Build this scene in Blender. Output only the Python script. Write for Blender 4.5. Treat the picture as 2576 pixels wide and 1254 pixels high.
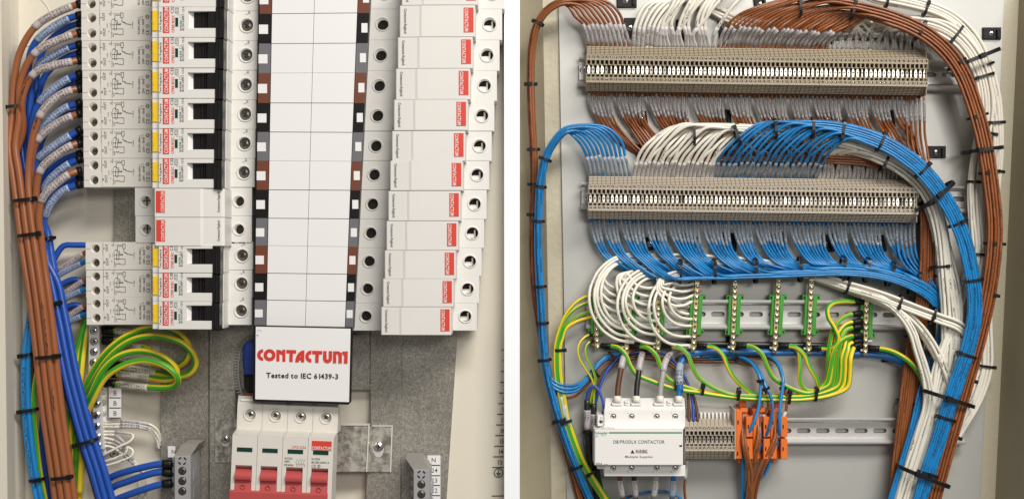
import bpy, math, random
import numpy as np
from mathutils import Vector, Matrix
random.seed(7)
R = random.Random(11)
for o in list(bpy.data.objects): bpy.data.objects.remove(o)
SC = bpy.context.scene
COL = SC.collection
# ------------------------------------------------------------------ camera, world, lamps
S = 0.00025            # metres per layout unit (0.25 mm)
D = 3500.0             # camera distance from the back plane in layout units
CX, CY = 1288.0, 627.0
cam = bpy.data.cameras.new('camera'); camo = bpy.data.objects.new('camera', cam); COL.objects.link(camo)
camo.location = (0, -D*S, 0); camo.rotation_euler = (math.pi/2, 0, 0)
cam.sensor_width = 36; cam.sensor_fit = 'HORIZONTAL'; cam.angle = 2*math.atan(1288/D)
cam.clip_start = 0.01; cam.clip_end = 50
SC.camera = camo
W = bpy.data.worlds.new('World'); SC.world = W; W.use_nodes = True
bg = W.node_tree.nodes['Background']; bg.inputs[0].default_value = (1.0, 0.965, 0.92, 1); bg.inputs[1].default_value = 0.19
def lamp(name, loc, target, sx, sy, power, col):
    l = bpy.data.lights.new(name, 'AREA'); l.shape = 'RECTANGLE'; l.size = sx; l.size_y = sy; l.energy = power; l.color = col
    o = bpy.data.objects.new(name, l); COL.objects.link(o); o.location = loc
    o.rotation_euler = (Vector(target)-Vector(loc)).to_track_quat('-Z', 'Y').to_euler()
lamp('ceiling_lamp', (0.52, -1.05, 1.0), (0.05, 0, 0.02), 1.1, 0.26, 25.5, (1.0, 0.965, 0.92))
lamp('fill_lamp', (0.52, -1.9, 0.42), (0.1, 0, 0.05), 0.75, 0.3, 9.0, (1.0, 0.965, 0.92))  # added frontal fill, placed so the upper terminal links mirror it
SC.view_settings.view_transform = 'Standard'; SC.view_settings.look = 'None'
SC.view_settings.exposure = 0.0; SC.view_settings.gamma = 1.0
# ------------------------------------------------------------------ materials
MATS = {}
def mat(name, col, rough=0.45, metal=0.0, bump=None, var=None, print_=None, coat=0.0, spec=0.5, trans=0.0):
    m = bpy.data.materials.new(name); m.use_nodes = True; nt = m.node_tree; n = nt.nodes; l = nt.links
    b = n['Principled BSDF']; b.inputs['Base Color'].default_value = (*col, 1); b.inputs['Roughness'].default_value = rough
    b.inputs['Metallic'].default_value = metal; b.inputs['Coat Weight'].default_value = coat
    b.inputs['Specular IOR Level'].default_value = spec
    if trans: b.inputs['Transmission Weight'].default_value = trans
    tc = n.new('ShaderNodeTexCoord'); out = None
    if var:                                     # (scale, amount, second colour, detail)
        t = n.new('ShaderNodeTexNoise'); t.inputs['Scale'].default_value = var[0]; t.inputs['Detail'].default_value = var[3] if len(var) > 3 else 4
        t.inputs['Roughness'].default_value = 0.65
        l.new(tc.outputs['Object'], t.inputs['Vector'])
        r = n.new('ShaderNodeValToRGB'); r.color_ramp.elements[0].position = 0.5-var[1]; r.color_ramp.elements[1].position = 0.5+var[1]
        r.color_ramp.elements[0].color = (*col, 1); r.color_ramp.elements[1].color = (*var[2], 1)
        l.new(t.outputs['Fac'], r.inputs['Fac']); out = r.outputs['Color']
    if bump:
        t2 = n.new('ShaderNodeTexNoise'); t2.inputs['Scale'].default_value = bump[0]; t2.inputs['Detail'].default_value = 3
        l.new(tc.outputs['Object'], t2.inputs['Vector'])
        bp = n.new('ShaderNodeBump'); bp.inputs['Strength'].default_value = bump[1]; bp.inputs['Distance'].default_value = bump[2] if len(bump) > 2 else 0.0005
        l.new(t2.outputs['Fac'], bp.inputs['Height']); l.new(bp.outputs['Normal'], b.inputs['Normal'])
    if print_:                                  # running print along a cable sheath
        uv = n.new('ShaderNodeSeparateXYZ'); l.new(tc.outputs['UV'], uv.inputs[0])
        oi = n.new('ShaderNodeObjectInfo')
        def M(op, a, bb=None, c=None):
            q = n.new('ShaderNodeMath'); q.operation = op
            for i, x in enumerate((a, bb, c)):
                if x is None: continue
                if isinstance(x, (int, float)): q.inputs[i].default_value = x
                else: l.new(x, q.inputs[i])
            return q.outputs[0]
        vv = M('FRACT', M('ADD', M('ADD', uv.outputs['Y'], M('MULTIPLY', oi.outputs['Random'], print_[2])), 0.5-print_[2]*0.5))
        band = M('LESS_THAN', M('ABSOLUTE', M('SUBTRACT', vv, 0.5)), print_[1])
        cx = n.new('ShaderNodeCombineXYZ'); l.new(M('ADD', M('MULTIPLY', uv.outputs['X'], print_[0]), M('MULTIPLY', oi.outputs['Random'], 91.0)), cx.inputs[0]); l.new(M('MULTIPLY', uv.outputs['Y'], 22.0), cx.inputs[1])
        nz = n.new('ShaderNodeTexNoise'); nz.inputs['Scale'].default_value = 1.0; nz.inputs['Detail'].default_value = 0; l.new(cx.outputs[0], nz.inputs['Vector'])
        ink = M('GREATER_THAN', nz.outputs['Fac'], 0.5)
        cw = n.new('ShaderNodeCombineXYZ'); l.new(M('ADD', M('MULTIPLY', uv.outputs['X'], print_[0]*0.085), M('MULTIPLY', oi.outputs['Random'], 37.0)), cw.inputs[0])
        nw = n.new('ShaderNodeTexNoise'); nw.inputs['Scale'].default_value = 1.0; nw.inputs['Detail'].default_value = 0; l.new(cw.outputs[0], nw.inputs['Vector'])
        word = M('GREATER_THAN', nw.outputs['Fac'], print_[3])
        some = M('GREATER_THAN', M('FRACT', M('MULTIPLY', oi.outputs['Random'], 7.31)), 0.22)
        fac = M('MULTIPLY', M('MULTIPLY', band, ink), M('MULTIPLY', M('MULTIPLY', word, some), 0.8))
        mx = n.new('ShaderNodeMixRGB'); l.new(fac, mx.inputs['Fac'])
        if out: l.new(out, mx.inputs['Color1'])
        else: mx.inputs['Color1'].default_value = (*col, 1)
        mx.inputs['Color2'].default_value = (0.012, 0.011, 0.011, 1); out = mx.outputs[0]
    if out: l.new(out, b.inputs['Base Color'])
    MATS[name] = m; return m
mat('cream', (0.69, 0.655, 0.59), 0.42, bump=(900, 0.06), var=(60, 0.25, (0.72, 0.685, 0.62)))
mat('greyplastic', (0.71, 0.69, 0.65), 0.40, bump=(900, 0.06), var=(60, 0.25, (0.74, 0.72, 0.68)))
mat('paper', (0.80, 0.785, 0.775), 0.5, bump=(40, 0.03))
mat('whiteplastic', (0.84, 0.82, 0.79), 0.38, bump=(700, 0.04))
mat('gapwhite', (0.95, 0.97, 0.99), 0.7, bump=(250, 0.03))
mat('black', (0.008, 0.0075, 0.0075), 0.4, spec=0.25)
mat('blacksatin', (0.009, 0.0085, 0.0085), 0.32, spec=0.35)
mat('ink', (0.03, 0.028, 0.028), 0.6)
mat('inkgrey', (0.045, 0.042, 0.04), 0.6)
mat('redlabel', (0.66, 0.055, 0.03), 0.4)
mat('redink', (0.64, 0.035, 0.02), 0.5)
mat('yellow', (0.90, 0.60, 0.015), 0.35, var=(300, 0.15, (0.80, 0.52, 0.015)))
mat('greenwin', (0.006, 0.04, 0.026), 0.25)
mat('redtoggle', (0.47, 0.075, 0.072), 0.42, bump=(500, 0.05))
mat('lbrown', (0.15, 0.04, 0.016), 0.45)
mat('lgrey', (0.14, 0.14, 0.15), 0.45)
mat('beige', (0.72, 0.67, 0.56), 0.45, bump=(420, 0.10))
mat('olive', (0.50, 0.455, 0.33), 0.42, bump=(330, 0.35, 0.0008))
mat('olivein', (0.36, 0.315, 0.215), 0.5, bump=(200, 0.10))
mat('zincplate', (0.52, 0.518, 0.485), 0.36, 0.30, bump=(60, 0.04), var=(9, 0.3, (0.46, 0.458, 0.428), 6))
mat('steel', (0.88, 0.87, 0.85), 0.28, 0.5, bump=(300, 0.04))
mat('railsteel', (0.64, 0.63, 0.61), 0.32, 0.35, bump=(120, 0.03), var=(30, 0.3, (0.54, 0.53, 0.51)))
mat('screwsteel', (0.72, 0.71, 0.69), 0.2, 1.0)
mat('screwdark', (0.15, 0.14, 0.125), 0.3, 0.85)
mat('linkmetal', (0.70, 0.665, 0.59), 0.33, 0.92)
mat('copper', (0.62, 0.22, 0.09), 0.35, 0.9)
mat('brass', (0.72, 0.56, 0.24), 0.3, 0.85, var=(90, 0.2, (0.78, 0.64, 0.34)))
mat('dark', (0.012, 0.010, 0.009), 0.8)
mat('shadowhole', (0.035, 0.028, 0.022), 0.7)
mat('termbeige', (0.36, 0.30, 0.205), 0.5, bump=(800, 0.05), var=(40, 0.25, (0.41, 0.34, 0.235)))
mat('termpale', (0.46, 0.40, 0.31), 0.5, bump=(800, 0.05), var=(40, 0.25, (0.52, 0.45, 0.355)))
mat('clearplastic', (0.62, 0.58, 0.52), 0.2, trans=0.35)
mat('orange', (0.80, 0.18, 0.022), 0.42, bump=(500, 0.05), var=(50, 0.2, (0.74, 0.155, 0.018)))
mat('greenfoot', (0.05, 0.32, 0.03), 0.45, bump=(500, 0.05), var=(50, 0.2, (0.045, 0.27, 0.025)))
mat('sleeve', (0.42, 0.385, 0.385), 0.4, var=(500, 0.2, (0.50, 0.46, 0.46)))
mat('sleeveblue', (0.30, 0.36, 0.43), 0.4, var=(500, 0.2, (0.38, 0.44, 0.51)))
mat('sleevepink', (0.47, 0.40, 0.39), 0.35, var=(300, 0.2, (0.53, 0.46, 0.45)))
mat('sleevesky', (0.28, 0.36, 0.54), 0.35, var=(300, 0.2, (0.34, 0.42, 0.60)))
mat('sleevecream', (0.62, 0.59, 0.50), 0.35, var=(300, 0.2, (0.66, 0.63, 0.54)))
mat('sleevewhite', (0.50, 0.475, 0.45), 0.4, var=(400, 0.2, (0.60, 0.57, 0.54)))
PR = (0.20, 0.10, 0.30, 0.47)
mat('wbrown', (0.315, 0.10, 0.031), 0.3, var=(25, 0.3, (0.25, 0.078, 0.024)), print_=PR)
mat('wblue', (0.013, 0.235, 0.56), 0.3, var=(25, 0.3, (0.011, 0.195, 0.48)), print_=PR)
mat('wwhite', (0.80, 0.765, 0.67), 0.36, var=(25, 0.3, (0.77, 0.73, 0.63)), print_=(0.20, 0.09, 0.35, 0.58))
mat('bigbrown', (0.34, 0.115, 0.044), 0.28, var=(18, 0.3, (0.28, 0.093, 0.036)), print_=(0.085, 0.055, 0.10, 0.52))
mat('royal', (0.018, 0.088, 0.43), 0.28, var=(18, 0.3, (0.014, 0.07, 0.35)))
mat('skyblue', (0.012, 0.23, 0.58), 0.32, print_=(0.12, 0.09, 0.2, 0.48))
mat('darkbrown', (0.135, 0.052, 0.026), 0.36, var=(25, 0.3, (0.11, 0.042, 0.02)))
mat('cablegrey', (0.36, 0.34, 0.32), 0.4)
mat('cableblack', (0.02, 0.019, 0.018), 0.34)
mat('cableblue', (0.015, 0.14, 0.42), 0.34)
mat('boot', (0.008, 0.0075, 0.0075), 0.42, spec=0.3)
mat('ferrule', (0.80, 0.765, 0.66), 0.35)
mat('handleblue', (0.01, 0.045, 0.26), 0.2, coat=0.4)
mat('comb', (0.30, 0.29, 0.27), 0.45)
mat('neutral', (0.34, 0.335, 0.34), 0.45, bump=(600, 0.05))
mat('neutraltop', (0.30, 0.285, 0.25), 0.5)
mat('ochre', (0.42, 0.25, 0.02), 0.4)
mat('logogreen', (0.02, 0.24, 0.07), 0.5)
mat('bracket', (0.68, 0.65, 0.57), 0.28, 0.5, bump=(140, 0.12), var=(170, 0.10, (0.26, 0.24, 0.20), 5))
mat('bracketedge', (0.88, 0.86, 0.80), 0.28, 0.4)
def galv():
    m = mat('galv', (0.3, 0.28, 0.25), 0.36, 0.55); nt = m.node_tree; n = nt.nodes; l = nt.links; b = n['Principled BSDF']
    tc = n.new('ShaderNodeTexCoord')
    w = n.new('ShaderNodeTexNoise'); w.inputs['Scale'].default_value = 760; w.inputs['Detail'].default_value = 2; w.inputs['Distortion'].default_value = 1.6
    l.new(tc.outputs['Object'], w.inputs['Vector'])
    r = n.new('ShaderNodeValToRGB'); e = r.color_ramp.elements; e[0].position = 0.40; e[0].color = (0.29, 0.273, 0.24, 1); e[1].position = 0.66; e[1].color = (0.56, 0.535, 0.485, 1)
    l.new(w.outputs['Fac'], r.inputs['Fac'])
    w2 = n.new('ShaderNodeTexNoise'); w2.inputs['Scale'].default_value = 14; w2.inputs['Detail'].default_value = 3
    l.new(tc.outputs['Object'], w2.inputs['Vector'])
    r2 = n.new('ShaderNodeValToRGB'); r2.color_ramp.elements[0].position = 0.35; r2.color_ramp.elements[0].color = (0.75, 0.72, 0.66, 1); r2.color_ramp.elements[1].position = 0.65; r2.color_ramp.elements[1].color = (1.1, 1.1, 1.1, 1)
    l.new(w2.outputs['Fac'], r2.inputs['Fac'])
    mx = n.new('ShaderNodeMixRGB'); mx.blend_type = 'MULTIPLY'; mx.inputs['Fac'].default_value = 1
    l.new(r.outputs[0], mx.inputs['Color1']); l.new(r2.outputs[0], mx.inputs['Color2']); l.new(mx.outputs[0], b.inputs['Base Color'])
    bp = n.new('ShaderNodeBump'); bp.inputs['Strength'].default_value = 0.12; bp.inputs['Distance'].default_value = 0.0004
    l.new(w.outputs['Fac'], bp.inputs['Height']); l.new(bp.outputs['Normal'], b.inputs['Normal'])
galv()
def greenyellow(name, lo, hi):
    m = mat(name, (0.1, 0.4, 0.03), 0.32); nt = m.node_tree; n = nt.nodes; l = nt.links; b = n['Principled BSDF']
    tc = n.new('ShaderNodeTexCoord'); uv = n.new('ShaderNodeSeparateXYZ'); l.new(tc.outputs['UV'], uv.inputs[0])
    oi = n.new('ShaderNodeObjectInfo')
    def M(op, a, bb):
        q = n.new('ShaderNodeMath'); q.operation = op
        for i, x in enumerate((a, bb)):
            if isinstance(x, (int, float)): q.inputs[i].default_value = x
            else: l.new(x, q.inputs[i])
        return q.outputs[0]
    tw = M('ADD', M('MULTIPLY', uv.outputs['X'], 0.0003), M('MULTIPLY', oi.outputs['Random'], 0.26))
    f = M('FRACT', M('ADD', M('ADD', uv.outputs['Y'], tw), 0.5), 0.0)
    fac = M('MULTIPLY', M('GREATER_THAN', f, lo), M('LESS_THAN', f, hi))
    mx = n.new('ShaderNodeMixRGB'); l.new(fac, mx.inputs['Fac'])
    mx.inputs['Color1'].default_value = (0.82, 0.60, 0.025, 1); mx.inputs['Color2'].default_value = (0.055, 0.36, 0.02, 1)
    l.new(mx.outputs[0], b.inputs['Base Color'])
greenyellow('gy', 0.50, 0.745)
greenyellow('gyyellow', 0.68, 0.93)
# ------------------------------------------------------------------ layout helpers
def P(px, py, d=0.0):
    """point at height d above the back plane of the enclosures, laid out on a 0.25 mm grid"""
    k = (D-d)/D*S
    return Vector(((px-CX)*k, -d*S, (CY-py)*k))
def Pr(px, py, d, ref):
    k = (D-ref)/D*S
    return ((px-CX)*k, -d*S, (CY-py)*k)
class MB:
    def __init__(s): s.v = []; s.f = []; s.sm = []; s.mi = []; s.m = 0
    def face(s, idx, smooth=False): s.f.append(tuple(idx)); s.sm.append(smooth); s.mi.append(s.m)
    def add(s, p): s.v.append((p[0], p[1], p[2])); return len(s.v)-1
    def poly(s, pts, d0, d1, c=0.0, back=False, cap=True):
        """outline in the plane, pushed out from d0 to d1; c = chamfer of the front edge"""
        n = len(pts); area = sum(pts[i][0]*pts[(i+1) % n][1]-pts[(i+1) % n][0]*pts[i][1] for i in range(n))
        if area > 0: pts = pts[::-1]                     # counter-clockwise as seen from the front (y is down)
        rings = []
        if c:
            cx = sum(p[0] for p in pts)/n; cy = sum(p[1] for p in pts)/n
            ins = []
            for i in range(n):
                a, b, e = pts[i-1], pts[i], pts[(i+1) % n]
                def nrm(p, q):
                    dx, dy = q[0]-p[0], q[1]-p[1]; L = math.hypot(dx, dy) or 1
                    return (dy/L, -dx/L)
                n1, n2 = nrm(a, b), nrm(b, e); q = 1+n1[0]*n2[0]+n1[1]*n2[1]
                q = max(q, 0.3)
                ins.append((b[0]+c*(n1[0]+n2[0])/q, b[1]+c*(n1[1]+n2[1])/q))
            rings = [(pts, d0), (pts, d1-c), (ins, d1)]
        else: rings = [(pts, d0), (pts, d1)]
        ids = [[s.add(Pr(x, y, d, d1)) for x, y in pp] for pp, d in rings]
        for a, b in zip(ids[:-1], ids[1:]):
            for i in range(n): j = (i+1) % n; s.face((a[i], a[j], b[j], b[i]))
        if cap: s.face(ids[-1])
        if back: s.face(ids[0][::-1])
        return s
    def box(s, x0, y0, x1, y1, d0, d1, c=0.0, back=False): return s.poly([(x0, y0), (x0, y1), (x1, y1), (x1, y0)], d0, d1, c, back)
    def quad(s, *pts): s.face([s.add(P(*p)) for p in pts]); return s
    def cyl(s, cx, cy, r, d0, d1, n=16, c=0.0, smooth=True, rim=True):
        k = []; rr = [(r, d0), (r, d1-c)] + ([(r-c, d1)] if c else [])
        if not c: rr = [(r, d0), (r, d1)]
        for q, d in rr: k.append([s.add(Pr(cx+q*math.cos(2*math.pi*i/n), cy-q*math.sin(2*math.pi*i/n), d, d1)) for i in range(n)])
        for a, b in zip(k[:-1], k[1:]):
            for i in range(n): j = (i+1) % n; s.face((a[i], a[j], b[j], b[i]), smooth)
        s.face(k[-1]); return s
    def dome(s, cx, cy, r, d0, h, n=14, rings=3):
        k = [[s.add(Pr(cx+r*math.cos(2*math.pi*i/n), cy-r*math.sin(2*math.pi*i/n), d0-h*0.5, d0)) for i in range(n)]]
        for q in range(rings):
            a = (q/rings)*math.pi/2*0.92; rr = r*math.cos(a); d = d0+h*math.sin(a)
            k.append([s.add(Pr(cx+rr*math.cos(2*math.pi*i/n), cy-rr*math.sin(2*math.pi*i/n), d, d0)) for i in range(n)])
        for a, b in zip(k[:-1], k[1:]):
            for i in range(n): j = (i+1) % n; s.face((a[i], a[j], b[j], b[i]), True)
        s.face(k[-1], True); return s
    def ring(s, cx, cy, r0, r1, d, n=24, a0=0.0, a1=360.0):
        full = abs(a1-a0) >= 360; m = n if full else n+1
        A = [math.radians(a0+(a1-a0)*i/n) for i in range(m)]
        i0 = [s.add(Pr(cx+r0*math.cos(a), cy-r0*math.sin(a), d, d)) for a in A]
        i1 = [s.add(Pr(cx+r1*math.cos(a), cy-r1*math.sin(a), d, d)) for a in A]
        for i in range(n): j = (i+1) % m; s.face((i0[i], i1[i], i1[j], i0[j]))
        return s
    def lip(s, cx, cy, r0, r1, d, h, n=24):
        """raised rounded collar round a hole"""
        pr = [(r0, d-6), (r0, d+h*0.7), (r0+(r1-r0)*0.3, d+h), (r0+(r1-r0)*0.7, d+h), (r1, d+h*0.5), (r1, d-0.5)]
        k = [[s.add(Pr(cx+q*math.cos(2*math.pi*i/n), cy-q*math.sin(2*math.pi*i/n), dd, d)) for i in range(n)] for q, dd in pr]
        for a, b in zip(k[:-1], k[1:]):
            for i in range(n): j = (i+1) % n; s.face((a[i], b[i], b[j], a[j]), True)
        return s
    def hole(s, x0, y0, x1, y1, d, cx, cy, r, depth, n=20, floor=True, rx=None):
        """face with a round (or oblong, half length rx) hole that goes depth deep"""
        A = sorted([2*math.pi*i/n+0.01 for i in range(n)] + [math.atan2(-(yy-cy), xx-cx) % (2*math.pi) for xx in (x0, x1) for yy in (y0, y1)])
        def rad(a):
            if rx is None: return r
            c, q = abs(math.cos(a)), abs(math.sin(a)); fl = rx-r
            if q > 1e-6 and r/q*c <= fl: return r/q
            return fl*c+math.sqrt(max(r*r-(fl*q)**2, 0))
        def out(a):
            c, q = math.cos(a), -math.sin(a); t = 1e9
            if c > 1e-9: t = min(t, (x1-cx)/c)
            if c < -1e-9: t = min(t, (x0-cx)/c)
            if q > 1e-9: t = min(t, (y1-cy)/q)
            if q < -1e-9: t = min(t, (y0-cy)/q)
            return t
        o, h, w = [], [], []
        for a in A:
            t = out(a); q = rad(a)
            o.append(s.add(Pr(cx+t*math.cos(a), cy-t*math.sin(a), d, d)))
            h.append(s.add(Pr(cx+q*math.cos(a), cy-q*math.sin(a), d, d)))
            w.append(s.add(Pr(cx+q*math.cos(a), cy-q*math.sin(a), d-depth, d)))
        m = len(A)
        for i in range(m):
            j = (i+1) % m
            s.face((h[i], o[i], o[j], h[j])); s.face((w[i], h[i], h[j], w[j]), True)
        if floor: s.face(w)
        return s
    def line(s, pts, w, d):
        for (xa, ya), (xb, yb) in zip(pts[:-1], pts[1:]):
            dx, dy = xb-xa, yb-ya; L = math.hypot(dx, dy) or 1; nx, ny = -dy/L*w/2, dx/L*w/2
            s.face([s.add(Pr(x, y, d, d)) for x, y in ((xa-nx, ya-ny), (xa+nx, ya+ny), (xb+nx, yb+ny), (xb-nx, yb-ny))])
        return s
    def text(s, st, x, y, d, h, rot=0.0, align='l', bold=False, sx=1.0, fit=None):
        if fit: sx = fit/layout(st, h, bold)[2]
        tv, tf, w = layout(st, h, bold, sx)
        off = {'l': 0, 'c': -w/2, 'r': -w}[align]
        r = math.radians(rot); ux, uy, vx, vy = math.cos(r), -math.sin(r), -math.sin(r), -math.cos(r)
        base = len(s.v)
        for a, b in tv: a += off; s.add(Pr(x+a*ux+b*vx, y+a*uy+b*vy, d, d))
        for f in tf: s.face([base+i for i in f])
        return s
    def build(s, name, mats, parent=None, origin=None):
        me = bpy.data.meshes.new(name)
        o0 = Vector(origin) if origin is not None else Vector(tuple(sum(q[k] for q in s.v)/len(s.v) for k in range(3)))
        me.from_pydata([(a-o0[0], b-o0[1], c-o0[2]) for a, b, c in s.v], [], s.f)
        me.polygons.foreach_set('use_smooth', s.sm); me.polygons.foreach_set('material_index', s.mi)
        for m in (mats if isinstance(mats, (list, tuple)) else [mats]): me.materials.append(MATS[m])
        me.update()
        o = bpy.data.objects.new(name, me); COL.objects.link(o)
        if parent is not None:
            o.parent = parent; base = WORLD[parent.name]
            o.location = o0-base; WORLD[o.name] = o0.copy()
        else: o.location = o0; WORLD[o.name] = o0.copy()
        return o
WORLD = {}
def tag(o, label=None, cat=None, group=None, kind=None):
    if label: o['label'] = label
    if cat: o['category'] = cat
    if group: o['group'] = group
    if kind: o['kind'] = kind
    return o
def thing(name, label, cat, loc, group=None, kind=None):
    o = bpy.data.objects.new(name, None); COL.objects.link(o); o.location = loc; o.empty_display_size = 0.005
    WORLD[o.name] = Vector(loc); return tag(o, label, cat, group, kind)
KIDS = {}
def copy_tree(o, parent=None):
    c = o.copy(); COL.objects.link(c)
    if parent is not None: c.parent = parent; c.matrix_parent_inverse = Matrix()
    for ch in KIDS.get(o.name, []): copy_tree(ch, c)
    return c
def freeze(o):
    """remember the tree below o so that it can be copied"""
    def rec(q):
        KIDS[q.name] = list(q.children)
        for c in q.children: rec(c)
    rec(o)
# ---- lettering
GL = {}
def _glyphs():
    chars = "ABCDEFGHIJKLMNOPQRSTUVWXYZabcdefghijklmnopqrstuvwxyz0123456789/-.|=~+()&"
    tmp = []
    for bold in (False, True):
        for ch in chars:
            cu = bpy.data.curves.new('glyph', 'FONT'); cu.body = ch; cu.size = 1; cu.resolution_u = 2; cu.offset = 0.017 if bold else 0.004
            o = bpy.data.objects.new('glyph', cu); COL.objects.link(o); tmp.append((ch, bold, o))
    dg = bpy.context.evaluated_depsgraph_get()
    for ch, bold, o in tmp:
        me = bpy.data.meshes.new_from_object(o.evaluated_get(dg))
        v = [(q.co.x, q.co.y) for q in me.vertices]; f = [tuple(p.vertices) for p in me.polygons]
        GL[ch, bold] = (v, f, max(a for a, b in v)+0.07); bpy.data.meshes.remove(me)
    for ch, bold, o in tmp: cu = o.data; bpy.data.objects.remove(o); bpy.data.curves.remove(cu)
_glyphs()
CAP = max(b for a, b in GL['H', False][0])
def layout(st, h, bold=False, sx=1.0):
    k = h/CAP; tv, tf, x = [], [], 0.0
    for ch in st:
        if ch == ' ': x += 0.30; continue
        if ch == '|':
            q0 = len(tv); tv += [((x+p)*k*sx, q*k) for q in [-0.14+(CAP+0.28)*z/6 for z in range(7)] for p in (0.01, 0.10)]; tf += [(q0+2*z, q0+2*z+1, q0+2*z+3, q0+2*z+2) for z in range(6)]; x += 0.17; continue
        v, f, adv = GL[ch, bold]; b = len(tv)
        tv += [((a+x)*k*sx, q*k) for a, q in v]; tf += [tuple(i+b for i in ff) for ff in f]; x += adv
    return tv, tf, x*k*sx
# ---- cables
def catmull(pts, step):
    p = np.array(pts, float)
    if len(p) == 2: p = np.vstack([p[0], (p[0]+p[1])/2, p[1]])
    q = np.vstack([2*p[0]-p[1], p, 2*p[-1]-p[-2]]); out = []
    for i in range(1, len(q)-2):
        a, b, c, e = q[i-1], q[i], q[i+1], q[i+2]
        # centripetal parameter keeps uneven spacing free of loops
        t0 = 0; t1 = t0+max(np.linalg.norm(b-a), 1e-6)**0.5; t2 = t1+max(np.linalg.norm(c-b), 1e-6)**0.5; t3 = t2+max(np.linalg.norm(e-c), 1e-6)**0.5
        n = max(2, int(math.ceil(np.linalg.norm(c-b)/step)))
        t = np.linspace(t1, t2, n, endpoint=False)[:, None]
        A1 = (t1-t)/(t1-t0)*a+(t-t0)/(t1-t0)*b; A2 = (t2-t)/(t2-t1)*b+(t-t1)/(t2-t1)*c; A3 = (t3-t)/(t3-t2)*c+(t-t2)/(t3-t2)*e
        B1 = (t2-t)/(t2-t0)*A1+(t-t0)/(t2-t0)*A2; B2 = (t3-t)/(t3-t1)*A2+(t-t1)/(t3-t1)*A3
        out.append((t2-t)/(t2-t1)*B1+(t-t1)/(t2-t1)*B2)
    out.append(p[-1:]); return np.vstack(out)
class Path:
    def __init__(s, pts, step=10.0):
        w = np.array([P(*p) for p in pts])/S                       # layout units, world axes
        c = catmull(w, step); s.c = c
        t = np.gradient(c, axis=0); t /= np.linalg.norm(t, axis=1)[:, None]; s.t = t
        n = np.array([[0., -1., 0.]])-t*(-t[:, 1:2]); nn = np.linalg.norm(n, axis=1)[:, None]
        n = np.where(nn < 0.15, np.array([[0., 0., 1.]])-t*t[:, 2:3], n); n /= np.linalg.norm(n, axis=1)[:, None]
        s.n = n; s.l = np.cross(n, t)
        s.s = np.concatenate([[0], np.cumsum(np.linalg.norm(np.diff(c, axis=0), axis=1))]); s.len = s.s[-1]
    def at(s, q):
        q = np.atleast_1d(q); f = lambda a: np.stack([np.interp(q, s.s, a[:, k]) for k in range(3)], 1)
        return f(s.c), f(s.n), f(s.l), f(s.t)
def tube(path, r, s0=None, s1=None, sides=9, name='cable', m='wbrown', parent=None, cap=True):
    if s0 is None: q = path.s
    else:
        s0 = max(0, s0); s1 = min(path.len, s1); k = max(2, int((s1-s0)/8)+1); q = np.linspace(s0, s1, k)
    c, n, l, t = path.at(q); k = len(q)
    a = np.arange(sides)/sides*2*math.pi
    rr = r if np.isscalar(r) else np.asarray(r)[:, None, None]
    v = c[:, None, :]+rr*(n[:, None, :]*np.cos(a)[None, :, None]+l[:, None, :]*np.sin(a)[None, :, None])
    v = v.reshape(-1, 3)*S
    i = np.arange(k-1)[:, None]*sides; j = np.arange(sides)[None, :]; j2 = (j+1) % sides
    quads = np.stack([i+j, i+j2, i+sides+j2, i+sides+j], -1).reshape(-1, 4)
    faces = quads.tolist()
    if cap: faces += [list(range(sides))[::-1], [(k-1)*sides+x for x in range(sides)]]
    o0 = v.mean(0); me = bpy.data.meshes.new(name); me.from_pydata((v-o0).tolist(), [], faces)
    me.polygons.foreach_set('use_smooth', [True]*len(quads)+[False]*(len(faces)-len(quads)))
    uv = me.uv_layers.new(name='uv'); U = np.zeros((len(me.loops), 2))
    qq = np.repeat(q[:-1], sides); qn = np.repeat(q[1:], sides); vv = np.tile(np.arange(sides)/sides, k-1); v2 = vv+1.0/sides
    b = np.stack([np.stack([qq, vv], 1), np.stack([qq, v2], 1), np.stack([qn, v2], 1), np.stack([qn, vv], 1)], 1).reshape(-1, 2)
    U[:len(b)] = b; uv.data.foreach_set('uv', U.ravel())
    me.materials.append(MATS[m]); me.update()
    o = bpy.data.objects.new(name, me); COL.objects.link(o); W0 = Vector(o0)
    if parent is not None: o.parent = parent; o.location = W0-WORLD[parent.name]
    else: o.location = W0
    WORLD[o.name] = W0.copy(); return o
def tubetext(path, r, st, s0, h, name='print', m='ink', parent=None, shift=0.0, flip=False, sx=1.0, bold=False):
    tv, tf, w = layout(st, h, bold, sx); tv = np.array(tv)
    if flip: q = s0+w-tv[:, 0]; u = -(tv[:, 1]-h/2)-shift
    else: q = s0+tv[:, 0]; u = tv[:, 1]-h/2+shift
    c, n, l, t = path.at(q); a = (u/r)[:, None]
    v = (c+(r+0.35)*(n*np.cos(a)+l*np.sin(a)))*S; o0 = v.mean(0)
    me = bpy.data.meshes.new(name); me.from_pydata((v-o0).tolist(), [], tf); me.materials.append(MATS[m]); me.update()
    o = bpy.data.objects.new(name, me); COL.objects.link(o); W0 = Vector(o0)
    if parent is not None: o.parent = parent; o.location = W0-WORLD[parent.name]
    else: o.location = W0
    WORLD[o.name] = W0.copy(); return o
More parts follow.
